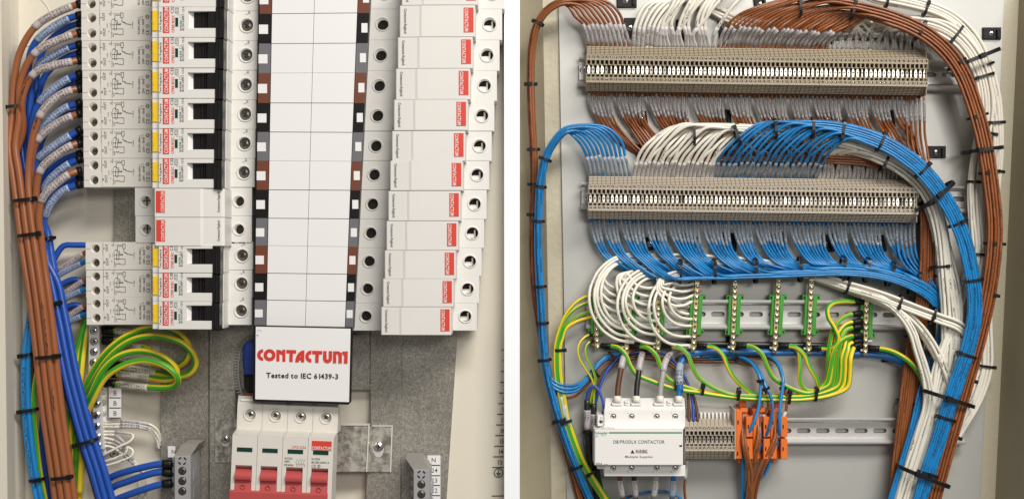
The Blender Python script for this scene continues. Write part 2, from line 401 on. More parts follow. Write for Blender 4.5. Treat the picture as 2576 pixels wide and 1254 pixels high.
def cable(label, pts, r, m, group=None, cat='cable', name='cable', step=10.0, sides=9, sleeves=(), boots=()):
    """sleeves: (s0, s1, material, radius, text, text height) printed marker sleeves; boots: (s0, s1, radius, material)"""
    if name == 'wire': name = {'wbrown': 'brown_wire', 'wblue': 'blue_wire', 'wwhite': 'white_wire', 'gy': 'earth_wire', 'gyyellow': 'earth_wire'}.get(m, 'control_wire')
    p = Path(pts, step); o = tube(p, r, sides=sides, name=name, m=m); tag(o, label, cat, group)
    for s0, s1, sm, sr, st, sh in sleeves:
        if s0 < 0: s0, s1 = p.len+s0, p.len+s1
        q = tube(p, sr, s0, s1, sides=sides+1, name='marker_sleeve', m=sm, parent=o)
        if st:
            for dy in ((0,) if sr < 8 else (sr*0.25, -sr*0.62)):
                w = layout(st, sh)[2]; avail = (s1-s0)*0.92
                tubetext(p, sr, st, s0+(s1-s0)*0.04, sh, name='printed_text', parent=q, sx=min(1.3, avail/w), shift=dy, flip=sr > 6.5 and p.at(s0)[3][0][0] < 0)
    for s0, s1, br, bm in boots:
        if s0 < 0: s0, s1 = p.len+s0, p.len+s1
        tube(p, br, s0, s1, sides=sides+2, name='end_boot', m=bm, parent=o)
    return o, p
class Loom:
    """centre line of a cable bundle"""
    def __init__(s, pts): s.c = catmull(pts, 4.0); d = np.linalg.norm(np.diff(s.c[:, :2], axis=0), axis=1); s.s = np.concatenate([[0], np.cumsum(d)]); s.len = s.s[-1]
    wf = None
    def at(s, q, a=0.0, b=0.0):
        if s.wf: a = a*float(np.interp(q, s.wf[0], s.wf[1]))
        e = [np.interp(q, s.s, s.c[:, k]) for k in range(3)]; f = [np.interp(min(q+6, s.len), s.s, s.c[:, k])-np.interp(max(q-6, 0), s.s, s.c[:, k]) for k in range(2)]
        L = math.hypot(*f) or 1; tx, ty = f[0]/L, f[1]/L
        return (e[0]+a*ty, e[1]-a*tx, e[2]+b)
    def near(s, x, y): return float(s.s[np.argmin((s.c[:, 0]-x)**2+(s.c[:, 1]-y)**2)])
    def ang(s, q): a, b = s.at(max(q-5, 0)), s.at(min(q+5, s.len)); return math.atan2(-(b[1]-a[1]), b[0]-a[0])
    def follow(s, s0, s1, a, b, wob=0.0, step=48.0):
        n = max(2, int(abs(s1-s0)/step)+1); out = []; ph = R.random()*6
        for i in range(n):
            q = s0+(s1-s0)*i/(n-1); out.append(s.at(q, a+wob*math.sin(ph+q/120.0)*R.uniform(0.4, 1), b+wob*0.4*math.cos(ph+q/90.0)))
        return out
def tie(label, x, y, ang, w, dc, dd, head=0.5, width=6.5, group=None, tail=0.0):
    """cable tie round a bundle of width w and depth dd whose centre is at depth dc; ang = direction of the bundle (radians)"""
    t = thing('cable_tie', label, 'cable tie', P(x, y, dc), group)
    k = (D-dc)/D*S; A = Vector((math.cos(ang), 0, math.sin(ang))); L = Vector((-math.sin(ang), 0, math.cos(ang))); N = Vector((0, -1, 0)); c = P(x, y, dc)
    mb = MB(); n = 22; ids = []
    for i in range(n):
        a = 2*math.pi*i/n; ca, sa = math.cos(a), math.sin(a); sg = lambda q: math.copysign(abs(q)**0.72, q)
        for e, q in ((0, -1), (1.6, -1), (1.6, 1), (0, 1)):
            ids.append(mb.add(c+(L*(sg(ca)*(w/2+e+0.6))+N*(sg(sa)*(dd/2+e+0.6))+A*(q*width/2))*k))
    for i in range(n):
        j = (i+1) % n
        for e in range(4): f = (e+1) % 4; mb.face((ids[i*4+e], ids[j*4+e], ids[j*4+f], ids[i*4+f]))
    mb.build('strap', 'blacksatin', t)
    hb = MB(); h = width*0.72; hx = head*w*0.5
    th = math.sqrt(max(0, 1-min(1, abs(head))**2.6)); hd = dd/2*th+1.5
    cc = c+(L*hx*1.04+N*hd)*k
    vs = []
    for e in (0, 1):
        q = h*(0.92 if e else 1)
        for sx, sy in ((-1, -1), (1, -1), (1, 1), (-1, 1)): vs.append(hb.add(cc+(L*sx*q*1.05+A*sy*q*0.95+N*(e*h*1.25))*k))
    for f in ((4, 5, 6, 7), (0, 1, 5, 4), (1, 2, 6, 5), (2, 3, 7, 6), (3, 0, 4, 7)): hb.face([vs[i] for i in f])
    if tail:
        vs = []
        for q in (0, tail):
            for sy, e in ((-0.55, 0), (0.55, 0), (0.55, 1.6), (-0.55, 1.6)): vs.append(hb.add(cc+(L*math.copysign(h+q, head if head else 1)+A*sy*width*0.8+N*(h*0.5+e+q*0.25))*k))
        for f in ((0, 1, 5, 4), (1, 2, 6, 5), (2, 3, 7, 6), (3, 0, 4, 7), (4, 5, 6, 7)): hb.face([vs[i] for i in f])
    hb.build('head', 'black', t)
    return t
def screw(parent, cx, cy, r, d, m='screwsteel', name='screw', rot=20, h=2.5, cross=True, origin=None):
    s = MB(); s.dome(cx, cy, r, d, h, 14)
    o = s.build(name, m, parent, P(cx, cy, d)); WORLD[o.name] = P(cx, cy, d)
    q = MB(); a = math.radians(rot)
    for e in ((0, math.pi/2) if cross else (0,)):
        c, sn = math.cos(a+e), math.sin(a+e); q.line([(cx-c*r*0.5, cy-sn*r*0.5), (cx+c*r*0.5, cy+sn*r*0.5)], r*0.22, d+h*1.01+0.15+0.1*(e > 0))
    q.build('slot', 'dark', o)
    return o
ORD = ['first', 'second', 'third', 'fourth', 'fifth', 'sixth', 'seventh', 'eighth', 'ninth', 'tenth', 'eleventh', 'twelfth', 'thirteenth', 'fourteenth', 'fifteenth']
# ================================================================== the setting
wl = MB(); wl.box(1268, -120, 1307.5, 1380, -200, 62, 1); tag(wl.build('gap_strip', 'gapwhite'), kind='structure', label='plain white strip standing in for the blank gap between the two open enclosures')  # stand-in for the blank white gap between the two views, not a wall
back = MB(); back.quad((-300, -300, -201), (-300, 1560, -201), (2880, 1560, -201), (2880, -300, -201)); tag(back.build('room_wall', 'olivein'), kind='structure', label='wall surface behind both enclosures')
# left enclosure
el = thing('steel_enclosure', 'pale beige steel enclosure holding the breakers and busbar', 'enclosure', P(640, 627, 0))
m = MB(); m.box(-140, -100, 1286, 1360, -12, 0); m.build('back_panel', 'beige', el)
m = MB()
m.quad((-160, -80, 150), (-160, 1340, 150), (20, 1340, 150), (2, -80, 150)); m.quad((2, -80, 150), (20, 1340, 150), (40, 1340, 60), (26, -80, 60))
m.quad((26, -80, 60), (40, 1340, 60), (66, 1340, 1), (44, -80, 1)); m.build('side_panel', 'beige', el)
kp = Path([(62+66*math.cos(a), 50+66*math.sin(a), 1.0) for a in [i*2*math.pi/28 for i in range(29)]], 8); tube(kp, 1.3, name='knockout_ring', m='beige', parent=el)
# right enclosure
er = thing('steel_enclosure', 'olive beige hammered steel enclosure holding the terminals and looms', 'enclosure', P(1940, 627, 0))
m = MB(); m.poly([(1364, -60), (1389, 1320), (2500, 1320), (2566, -60)], -30, 0); m.build('back_panel', 'olive', er)
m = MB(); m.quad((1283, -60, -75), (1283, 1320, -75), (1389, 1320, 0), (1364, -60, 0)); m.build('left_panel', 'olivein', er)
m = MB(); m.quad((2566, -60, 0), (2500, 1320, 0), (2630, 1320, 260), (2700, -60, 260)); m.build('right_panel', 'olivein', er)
mp = MB(); mp.poly([(1403.5, -60), (1409, 250), (1416, 630), (1427, 1320), (2464, 1320), (2482, 950), (2505, 500), (2530, -60)], 0, 8, 1.2)
tag(mp.build('mounting_plate', 'zincplate'), 'flat grey zinc mounting plate behind the terminals and rails', 'mounting plate')
# galvanised pan on the left
gp = thing('galvanised_pan', 'mottled galvanised steel pan under the breakers and main switch', 'metal pan', P(780, 900, 20))
m = MB(); m.poly([(404, 700), (404, 1330), (526, 1330), (526, -60), (330, -60), (286, 440), (286, 640)], 0, 24, 1.5); m.build('left_flange', 'galv', gp)
m = MB()
m.box(526, 640, 931, 980, 0, 34, 2); m.box(526, 980, 592, 1330, 0, 34, 2); m.poly([(931, 640), (931, 1070), (921, 1184), (918, 1330), (1008, 1330), (1014, 640)], 0, 34, 2); m.box(526, -60, 1014, 640, 0, 34)
m.build('centre_web', 'galv', gp)
m = MB(); m.poly([(1014, -60), (1008, 1330), (1118, 1330), (1151, 830), (1151, -60)], 0, 24, 1.5); m.build('right_flange', 'galv', gp)
# ================================================================== left: breakers
LD, RD = 120.0, 212.0            # heights of the terminal shoulder and of the raised nose
def make_breaker(amp, code):
    yc, h = 363.0, 72.4; y0, y1 = yc-h/2+0.4, yc+h/2-0.4
    t = thing('circuit_breaker', 'x', 'circuit breaker', P(209, yc, LD))
    m = MB()                                                         # left shoulder with two terminal holes
    xs = 254
    m.box(xs, y0, 400, y1, 20, LD, 0.8)
    ym = yc
    m.hole(209, y0, xs, ym, LD, 234, yc-19, 11.5, 40, 20); m.hole(209, ym, xs, y1, LD, 234, yc+18, 11.5, 40, 20)
    a = [m.add(Pr(209, y, d, LD)) for y, d in ((y0, 20), (y1, 20), (y1, LD), (y0, LD))]; m.face(a)
    for yy in (y0, y1): m.face([m.add(Pr(x, yy, d, LD)) for x, d in ((209, 20), (xs, 20), (xs, LD), (209, LD))])
    m.build('terminal_shoulder', 'cream', t)
    for yy in (yc-19, yc+18):
        s = MB(); s.cyl(236.5, yy+2, 6.5, LD-38, LD-26, 12, 1.5); so = s.build('terminal_screw', 'screwdark', t)
        q = MB(); q.line([(232, yy+3.5), (241, yy+0.5)], 2.2, LD-25.7); q.build('slot', 'dark', so)
    # raised nose : sides cut round the toggle slot
    kx = (D-LD)/(D-RD); N0, N1 = yc-(yc-y0)*kx-0.3, yc+(y1-yc)*kx-0.3
    m = MB()
    m.box(381.5, N0, 462, N1, 60, RD-8, 1.2)                         # sticker shelf
    m.poly([(397, N0), (397, N1), (470, N1), (470, N0)], 100, RD, 1.2)
    for a, b in ((N0, yc-26), (yc+14, N1)): m.box(468, a, 538, b, 60, RD, 1.0)
    m.box(556, N0+1, 567, N1+1, 60, RD-30, 3)
    m.quad((566.5, N0+1, RD-32), (566.5, N1+1, RD-32), (574, N1+2, LD+2), (574, N0+2, LD+2))
    m.build('raised_nose', 'greyplastic', t)
    m = MB(); m.quad((466, yc-26, RD-1.5), (466, yc+14, RD-1.5), (484, yc+14, RD-15), (484, yc-26, RD-15)); m.build('slot_ramp', 'whiteplastic', t)
    tg = MB()
    tg.box(483, yc-26, 560, yc+14, 80, RD-16)
    for xa, xb, dd in ((485, 503, RD-12), (505, 511, RD-9), (512.5, 516, RD-6), (518, 540, RD-2)): tg.box(xa, yc-25.5, xb, yc+13.5, RD-40, dd, 1.2)
    tg.box(537, N0+3, 547, N1+2.6, RD-36, RD+3, 1.5); tg.box(546, N0+3.5, 557, N1+2.9, RD-36, RD+8, 2.5)
    tg.build('toggle', 'blacksatin', t)
    m = MB()                                                         # right shoulder
    m.hole(568, y0, 641, y1, LD, 614, yc-1, 15.2, 22, 24); m.box(560, y0, 568.2, y1, 20, LD)
    for yy in (y0, y1): m.face([m.add(Pr(x, yy, d, LD)) for x, d in ((560, 20), (645, 20), (641, LD), (560, LD))])
    m.quad((641, y0, LD), (641, y1, LD), (645, y1, LD-8), (645, y0, LD-8)); m.face([m.add(Pr(645, y, d, LD-8)) for y, d in ((y0, 20), (y1, 20), (y1, LD-8), (y0, LD-8))])
    m.lip(614, yc-1, 15.2, 19.5, LD, 2.4); m.line([(577, yc), (596, yc)], 0.7, LD+0.3)
    m.build('supply_shoulder', 'greyplastic', t)
    so = screw(t, 614, yc-1, 14.6, LD-13, 'screwdark', 'terminal_screw', 32, 5)
    m = MB(); m.box(382.2, yc-29, 396.6, yc+20, RD-9, RD-5, 0.6); m.box(384, yc-5, 387, yc+4, RD-6, RD-4.2, 0.4); m.build('test_button', 'yellow', t)
    m = MB(); m.box(408, yc-39, 424, yc+26, RD-0.2, RD+0.5); lab = m.build('red_label', 'redlabel', t)
    m = MB(); m.text('CONTACTUM', 421.4, yc-6.5, RD+0.9, 9.0, 90, 'c', True, 1, 60); m.build('printed_logo', 'paper', lab)
    m = MB(); m.box(438.5, yc-11, 445.5, yc+10.5, RD-0.3, RD+0.7); m.build('status_window', 'greenwin', t)
    m = MB(); m.text(code, 436.5, yc+25, RD+0.5, 6.8, 90, 'l', True, 1, 43); m.build('printed_code', 'redink', t)
    d = RD+0.5; m = MB()
    m.text(amp, 434.5, yc-21, d, 7.0, 90, 'l', True); m.text('Test Regularly', 404.5, yc+24, d, 4.8, 90, 'l', True, 1, 50)
    m.text('In=0.03A', 454.5, yc+20, d, 5.2, 90, 'l', True, 1, 26); m.text('IEC/EN 61009-1', 460.2, yc+20, d, 4.6, 90, 'l', True, 1, 40); m.text('CE', 460.5, yc-24, d, 5, 90); m.ring(458, yc-37, 1.6, 2.6, d, 10)
    for k in range(4): m.line([(438, yc-33+k*3.2), (446.5, yc-33+k*3.2)], 0.7, d)
    m.line([(438, yc-35), (438, yc-22), (443, yc-22), (443, yc-18), (446.5, yc-18), (446.5, yc-35), (438, yc-35)], 0.6, d)
    m.line([(450, yc-18), (450, yc-10), (455, yc-10), (455, yc-18), (450, yc-18)], 0.6, d)
    m.text('L', 615, yc-26, d-RD+LD, 5, 90); m.text('IN', 621.5, yc-28, d-RD+LD, 5, 90)
    d = LD+0.5; g = m
    [g.text(st, x, yc+y, d, hh, 90, 'l', True) for st, x, y, hh in (('L', 259, -18, 5.4), ('OUT', 266.5, -12, 6), ('N', 260, 20, 5.4), ('OUT', 268, 25, 6))]
    # wiring diagram
    def L(*p, w=1.25): g.line([(x, yc+y) for x, y in p], w, d)
    zz = lambda x, y, n, sx, sy: [(x+i*sx, y+(sy if i % 2 else 0)) for i in range(n)]
    L(*zz(286, -30, 7, 3, 3), (305, -29), w=0.8); L((305, -31), (305, -19), (311, -19), (311, -31), (305, -31)); L((305, -25), (291, -25), (291, -12)); L((308, -19), (308, -9), (316, -8)); L((308, -10), (318, -4))
    L(*[(316+i*2.2, -6+(2.4 if i % 2 else 0)+i*0.35) for i in range(8)]); L((283, -12), (283, 14), w=0.8); L((283, -12), (288, -17), (291, -12)); L((291, -12), (297, -12), (297, -4), (305, -4)); L((283, -2), (305, -2)); L((283, 8), (311, 8), (311, 22), (302, 22), *zz(299, 22, 5, -2.4, -3.2))
    for a0, a1, cy_ in ((0, 180, -6), (180, 360, 8)): g.ring(292, yc+cy_, 2.6, 3.5, d, 10, a0, a1)
    L((289, -6), (289, 8)); L((295, -6), (295, 8)); g.ring(304.5, yc-4, 0, 1.4, d, 8)
    for st, x, y, hh in (('FE', 279, -26, 3), ('(blue)', 282.5, -24, 3), ('Load', 273, 5, 3.2), ('L OUT', 281, 4, 2.6), ('N', 278, 16, 3), ('In Supply', 284, 30, 2.8), ('(blue)', 288, 28, 2.8), ('L', 328, -2, 3), ('In Supply', 335, 7, 3)): g.text(st, x, yc+y, d, hh, 90)
    g.text('IEC/EN 61009-1', 352, yc+21, d, 5.0, 90, 'l', True, 1, 41); g.text('230V ~ 50Hz', 362.5, yc+21, d, 5.2, 90, 'l', True, 1, 37); g.text('CE', 374.5, yc+23, d, 8.2, 90, 'l', True, 1, 13); g.ring(370.5, yc+2, 3.8, 4.8, d, 14); g.text('S', 372.5, yc+3.6, d, 4.4, 90)
    g.ring(370, yc-21, 2, 3, d, 12); [g.ring(370+4.3*math.cos(a), yc-21+4.3*math.sin(a), 0.7, 1.5, d, 8) for a in [i*math.pi/3 for i in range(6)]]
    L((354, -22), (354, -14), (359, -14), (359, -22), (354, -22), w=0.7); g.text('Contactum England', 382, yc+24, d, 4.8, 90, 'l', True, 1, 58)
    g.line([(209, yc-18.5), (222, yc-18.5)], 0.6, d); g.line([(209, yc+18.5), (222, yc+18.5)], 0.6, d); g.line([(253, yc-33), (253, yc-2)], 0.45, d)
    g.build('printed_text', 'inkgrey', t)
    freeze(t); return t
def rs(y): return 1.0-0.000098*(y-363)
rows = [(-3, 'C32'), (70.2, 'C32'), (144, 'C32'), (217.7, 'C32'), (290.8, 'C32'), (363.2, 'C32'), (435.0, 'C32'), (641.0, 'C10'), (710.3, 'C10'), (778.0, 'C10')]
pb = {'C32': make_breaker('C32', 'CPBR1032C'), 'C10': make_breaker('C10', 'CPBR1010C')}
used = set()
blab = ['cream breaker cut off by the top edge above the C32 column', 'second C32 breaker down, whose wires are marked SUPPLY 01 and 02', 'third C32 breaker down in the upper block of the left column', 'middle C32 breaker, three above the lowest of the upper block', 'C32 breaker two above the lowest of the upper block', 'C32 breaker directly above the lowest one of the upper block', 'lowest C32 breaker, directly above the blank covers', 'C10 breaker directly below the two blank covers', 'middle one of the three C10 breakers', 'lowest C10 breaker, above the green and yellow loops']
def lx(y): return 203.5+0.0187*(y-0)
for i, (y, a) in enumerate(rows):
    s_ = rs(y); o = pb[a]
    if a in used: o = copy_tree(o)
    used.add(a)
    pitch_s = s_ if i < 7 else s_*0.985
    o.location = P(lx(y), y-0.013*(480-y), LD); o.scale = (s_, s_, pitch_s*1.012)
    tag(o, blab[i], group='circuit breakers in the left column')
# blank covers: one kind for both columns, the right ones turned half round
def make_blank(flip):
    yc, h = 400.0, (75.0 if flip else 73.4); y0, y1 = yc-h/2+0.4, yc+h/2-0.4
    t = thing('blank_cover', 'x', 'blank cover', P(913 if flip else 340, yc, LD))
    if flip:
        x0, xa, xb, x1 = 913, 986, 1170, 1236; hl, hr = 946, 1206; lr, rr = 14.6, 15; ld = 'shadow'
    else:
        x0, xa, xb, x1 = 341, 391, 570, 641; hl, hr = 368.5, 608; lr, rr = 13.5, 13.5
    m = MB()
    m.hole(x0, y0, xa+4, y1, LD, hl, yc-1, lr, 34, 22); m.lip(hl, yc-1, lr, lr+3.4, LD, 2.0)
    m.hole(xb-4, y0, x1, y1, LD, hr, yc-1, rr, 34, 22); m.lip(hr, yc-1, rr, rr+3.6, LD, 2.2)
    for yy in (y0, y1): m.face([m.add(Pr(x, yy, d, LD)) for x, d in ((x0, 20), (x1, 20), (x1, LD), (x0, LD))])
    for xx in (x0, x1): m.face([m.add(Pr(xx, y, d, LD)) for y, d in ((y0, 20), (y1, 20), (y1, LD), (y0, LD))])
    m.build('shoulders', 'greyplastic', t)
    f = MB(); f.cyl(hl, yc-1, lr-0.2, LD-33, LD-31 if flip else LD-20, 16)
    f.build('hole_floor', 'dark' if flip else 'cablegrey', t)
    f = MB(); f.cyl(hr, yc-1, rr-0.2, LD-33, LD-31.5, 16); f.build('hole_floor', 'dark' if flip else 'shadowhole', t)
    f = MB()
    if flip: f.box(hr-14, yc+1, hr+5, yc+13, LD-33, LD-16, 1.5); f.box(hr+4, yc-9, hr+8, yc+11, LD-33, LD-20, 1); f.build('hole_web', 'greyplastic', t)
    else:
        f.box(hl-13, yc-3, hl+13, yc-1, LD-33, LD-19); f.box(hl+1.5, yc-13, hl+4.5, yc+12, LD-33, LD-18); f.build('hole_rib', 'dark', t)
    m = MB(); kx = (D-LD)/(D-RD); N0, N1 = yc-(yc-y0)*kx+0.3, yc+(y1-yc)*kx-0.4; bx = xa+(48 if flip else 122)
    if flip:
        pr = [(xa, LD-2), (xa, RD-9), (xa+2, RD-7), (bx, RD-4), (bx+6, RD-2), (xb-2, RD), (xb, RD-2), (xb, LD-2)]
    else:
        pr = [(xa, LD-2), (xa, RD-2), (xa+2, RD), (bx-4, RD-1), (bx+3, RD-3), (xb-8, RD-6), (xb, RD-9), (xb, LD-2)]
    k = [[m.add(Pr(x, y, d, RD)) for x, d in pr] for y in (N0, N1)]
    for i in range(len(pr)-1): m.face((k[0][i], k[1][i], k[1][i+1], k[0][i+1]))
    m.face(k[0][::-1]); m.face(k[1]); m.build('raised_cover', 'greyplastic', t)
    m = MB()
    if flip: m.box(xb-28, yc-32, xb-4, yc+28, RD-1.2, RD+0.4)
    else: m.box(xa+4, yc-31, xa+27, yc+26, RD-0.6, RD+0.5)
    lab = m.build('red_label', 'redlabel', t)
    m = MB()
    if flip: m.text('CONTACTUM', xb-25.5, yc-2, RD+0.8, 8.4, -90, 'c', True, 1, 56)
    else: m.text('CONTACTUM', xa+25.3, yc-2.5, RD+0.9, 8.4, 90, 'c', True, 1, 53)
    m.build('printed_logo', 'paper', lab)
    m = MB()
    if flip: m.text('Contactum England', xa+12, yc-30, RD-4.6, 6.0, -90, 'l', True, 1, 60)
    else: m.text('Contactum England', xb-11, yc+25, RD-4.2, 5.8, 90, 'l', True, 1, 54)
    m.build('printed_text', 'inkgrey', t)
    freeze(t); return t
bl = make_blank(False)
for i, y in enumerate((507.0, 577.5)):
    o = bl if i == 0 else copy_tree(bl); s_ = rs(y)*0.995
    o.location = P(338.5+i*1.5, y, LD); o.scale = (s_, 1, s_*0.985)
    tag(o, ('blank cover below the lowest C32 breaker in the left column', 'blank cover above the C10 breakers in the left column')[i], group='blank covers in the left column')
br_ = make_blank(True)
yl = [-16, 62, 139.5, 216, 291.5, 367.5, 440, 514, 587, 658, 727, 796]
for i, y in enumerate(yl):
    o = br_ if i == 0 else copy_tree(br_); s_ = 1.037-0.0001*(y-60)*1.02
    o.location = P(930-0.0535*(y-0)+1.5, y, LD); pt_ = (yl[min(i+1, 11)]-yl[max(i-1, 0)])/(min(i+1, 11)-max(i-1, 0)); o.scale = (s_, 1, pt_/74.6)
    lb = 'blank cover cut off by the top edge in the right column' if i == 0 else ('lowest blank cover of the right column, above the galvanised pan' if i == 11 else 'white blank cover, %s fully visible one from the top of the right column' % ORD[i-1])
    tag(o, lb, group='blank covers in the right column')
# ---- chart strip between the two columns
ch = thing('circuit_chart', 'tall white chart strip with brown, black and grey markers between the columns', 'label strip', P(780, 400, 150))
CD = 150.0
m = MB(); m.poly([(651, -60), (636.5, 820), (889, 824), (934, -60)], 60, CD-1); m.build('carrier', 'black', ch)
bl_ = [-38, 35, 110, 184, 259, 332, 404, 477, 548.5, 617, 686.5, 754, 818]; brr = [-40, 33, 109, 183, 259.5, 333, 405.5, 478.5, 550, 620, 689, 757, 822]
cols = ['lbrown', 'black', 'lgrey']*4
XL = lambda y: 653.5-0.0165*y
XA = lambda y: 684.5-0.0178*y
XM = lambda y: 791-0.028*y
XB = lambda y: 900-0.039*y
XR = lambda y: 931-0.052*y
def cell(name, mt, f0, f1, ya, yb, yc_, yd, g0, g1):
    c = MB(); c.poly([(f0(ya)+g0, ya), (f0(yb)+g0, yb), (f1(yd)-g1, yd), (f1(yc_)-g1, yc_)], CD-3, CD+(1.0 if mt == 'paper' else 0.6)); return c.build(name, mt, ch)
for i in range(12):
    l0, l1, r0, r1 = bl_[i], bl_[i+1], brr[i], brr[i+1]; mid = lambda a, b: (a+b)/2
    tb = 0.8 if cols[i] != 'lbrown' else 0.3; bb = 0.8 if cols[i] != 'lgrey' else 0.3
    cell('phase_marker', cols[i], XL, XA, l0, l1, l0, l1, 0, 1.0); cell('phase_marker', cols[i], XB, XR, r0, r1, r0, r1, 1.0, 0)
    cell('blank_label', 'paper', XA, XM, l0+tb, l1-bb, mid(l0, r0)+tb, mid(l1, r1)-bb, 0.7, 0.5); cell('blank_label', 'paper', XM, XB, mid(l0, r0)+tb, mid(l1, r1)-bb, r0+tb, r1-bb, 0.6, 0.7)
    for q, yy, hh in ((0, mid(l0, l1)+1.5, (l1-l0)*0.155), (1, mid(r0, r1)-0.5, (r1-r0)*0.155)):
        xx = (XL(yy)+10.5) if q == 0 else (XR(yy)-10.5); hw = hh*0.98 if q == 0 else 7.6
        c = MB(); c.box(xx-hw, yy-hh, xx+hw, yy+hh, CD, CD+1.6); c.build('white_tab', 'paper', ch)
# ---- big maker's plate
pl = thing('nameplate', 'white nameplate in a black frame with large red lettering', 'nameplate', P(760, 915, 180)); ND = 180.0
m = MB(); m.poly([(637.5, 818), (635.5, 1006), (640, 1009), (876, 1017), (881, 1012), (886, 823)], ND-26, ND-1, 1.5, True); m.build('frame', 'black', pl)
m = MB(); m.box(665, 850, 800, 980, 30, ND-25); m.build('support', 'black', pl)
m = MB(); m.poly([(643.5, 820.8), (642, 1003), (878, 1010.2), (882, 826)], ND-3, ND+0.6); m.build('white_face', 'paper', pl)
lg = MB(); LZ = [ND+1.0]
def Z(pts): return [(575.9+x/5.6, 799.8+y/5.6) for x, y in pts]
def arc(cx, cy, rx, ry, a0, a1, n=14): return [(cx+rx*math.cos(math.radians(a0+(a1-a0)*i/n)), cy-ry*math.sin(math.radians(a0+(a1-a0)*i/n))) for i in range(n+1)]
def strip(o, i):
    LZ[0] += 0.07; e = LZ[0]; o, i = Z(o), Z(i); a = [lg.add(Pr(x, y, e, e)) for x, y in o]; b = [lg.add(Pr(x, y, e, e)) for x, y in i]
    for q in range(len(a)-1): lg.face((a[q], a[q+1], b[q+1], b[q]))
def fill(p):
    LZ[0] += 0.07; e = LZ[0]; lg.face([lg.add(Pr(x, y, e, e)) for x, y in Z(p)])
strip(arc(482, 517, 86, 84, 90, 270), arc(482, 517, 36, 34, 90, 270))                    # C
strip(arc(572, 519, 85, 86, 0, 360, 26), arc(572, 519, 34, 34, 0, 360, 26))               # O
fill([(668, 437), (712, 452), (712, 608), (668, 608)]); fill([(712, 452), (752, 480), (752, 500), (712, 480)]); fill([(752, 440), (796, 440), (796, 611), (752, 611)]); fill([(712, 452), (712, 440), (752, 466), (752, 490)]); fill([(700, 440), (752, 472), (752, 520), (712, 500)])
fill([(808, 443), (948, 447), (947, 496), (807, 492)]); fill([(853, 480), (902, 480), (898, 614), (850, 613)])    # T
strip(arc(1064, 619, 130, 170, 90, 180, 12), arc(1064, 619, 78, 118, 90, 180, 12)); fill([(1014, 448+8), (1064, 449), (1061, 620), (1014, 619)]); fill([(975, 548), (1030, 548), (1030, 592), (970, 592)])   # A
strip(arc(1162, 537, 86, 86, 90, 270), arc(1162, 537, 38, 34, 90, 270))
fill([(1174, 455), (1315, 459), (1314, 508), (1173, 504)]); fill([(1218, 490), (1268, 490), (1264, 625), (1215, 624)])
fill([(1328, 460), (1376, 460), (1376, 565), (1326, 565)]); fill([(1407, 460), (1455, 461), (1452, 565), (1406, 565)]); strip(arc(1390, 563, 64, 66, 180, 360), arc(1390, 563, 15, 16, 180, 360))
fill([(1468, 462), (1512, 464), (1512, 630), (1466, 630)]); fill([(1543, 480), (1593, 480), (1592, 632), (1542, 631)]); fill([(1630, 465), (1676, 464), (1672, 635), (1620, 634)]); strip(arc(1528, 525, 60, 64, 0, 90, 8), arc(1528, 525, 14, 20, 0, 90, 8)); strip([(1512, 461), (1540, 463), (1580, 490)], [(1512, 500), (1528, 500), (1560, 520)]); strip(arc(1606, 530, 60, 66, 0, 100, 8), arc(1606, 530, 16, 22, 0, 100, 8))
lg.build('printed_logo', 'redink', pl)
tw = layout('Tested to IEC 61439-3', 12.3, True)[2]
m = MB(); m.text('Tested to IEC 61439-3', 669.5, 948.6, ND+1.3, 12.3, -1.2, 'l', True, 182/tw); m.text('Tested to IEC 61439-3', 670.0, 948.4, ND+1.5, 12.3, -1.2, 'l', True, 182/tw); m.text('Tested to IEC 61439-3', 669.7, 948.9, ND+1.7, 12.3, -1.2, 'l', True, 182/tw); m.line([(646, 831), (655, 830), (658, 832)], 0.6, ND+1.2); m.line([(645, 842), (651, 843)], 1.2, ND+1.2); m.line([(646, 846), (649, 846)], 0.7, ND+1.2)
m.build('printed_text', 'ink', pl)
# ---- toothed grommet strip and blue insulated lead beside the plate
pp = [(655, 846, 40), (632, 851, 40), (614, 862, 40), (604, 885, 40), (600, 920, 40), (601, 955, 40), (607, 985, 40), (618, 1006, 40)]
gpth = Path(pp, 5); gs = tube(gpth, 3.2, sides=6, name='grommet_strip', m='comb'); tag(gs, 'grey toothed edging strip curving round the blue lead', 'grommet strip')
m = MB()
for q in np.arange(6, gpth.len-4, 7.0):
    c, n, l, t_ = [v[0] for v in gpth.at(q)]; m.v += [tuple((c+l*e*(-1)+t_*w_+n*h_)*S) for e, w_, h_ in ((2, -1.7, 2), (11, -1.5, 2), (11, 1.5, 2), (2, 1.7, 2), (2, -1.7, -2), (11, -1.5, -2), (11, 1.5, -2), (2, 1.7, -2))]
    b = len(m.v)-8; [m.face([b+i for i in f]) for f in ((0, 1, 2, 3), (0, 4, 5, 1), (1, 5, 6, 2), (2, 6, 7, 3))]
m.build('teeth', 'comb', gs)
hb = MB(); hb.poly([(612, 868), (618, 860), (630, 857), (660, 857), (660, 946), (613, 946), (608, 900)], 35, 95, 6); tag(hb.build('cable_lead', 'handleblue'), 'thick glossy blue insulated lead end half hidden behind the nameplate', 'cable')
lead = [o for o in COL.objects if o.name == 'cable_lead'][0]
m = MB(); m.poly([(612, 943), (660, 943), (660, 988), (622, 988), (613, 975)], 33, 97, 5); m.build('end_boot', 'boot', lead)
m = MB(); m.box(619, 986, 640, 1004, 40, 70, 1); m.build('bare_core', 'copper', lead)
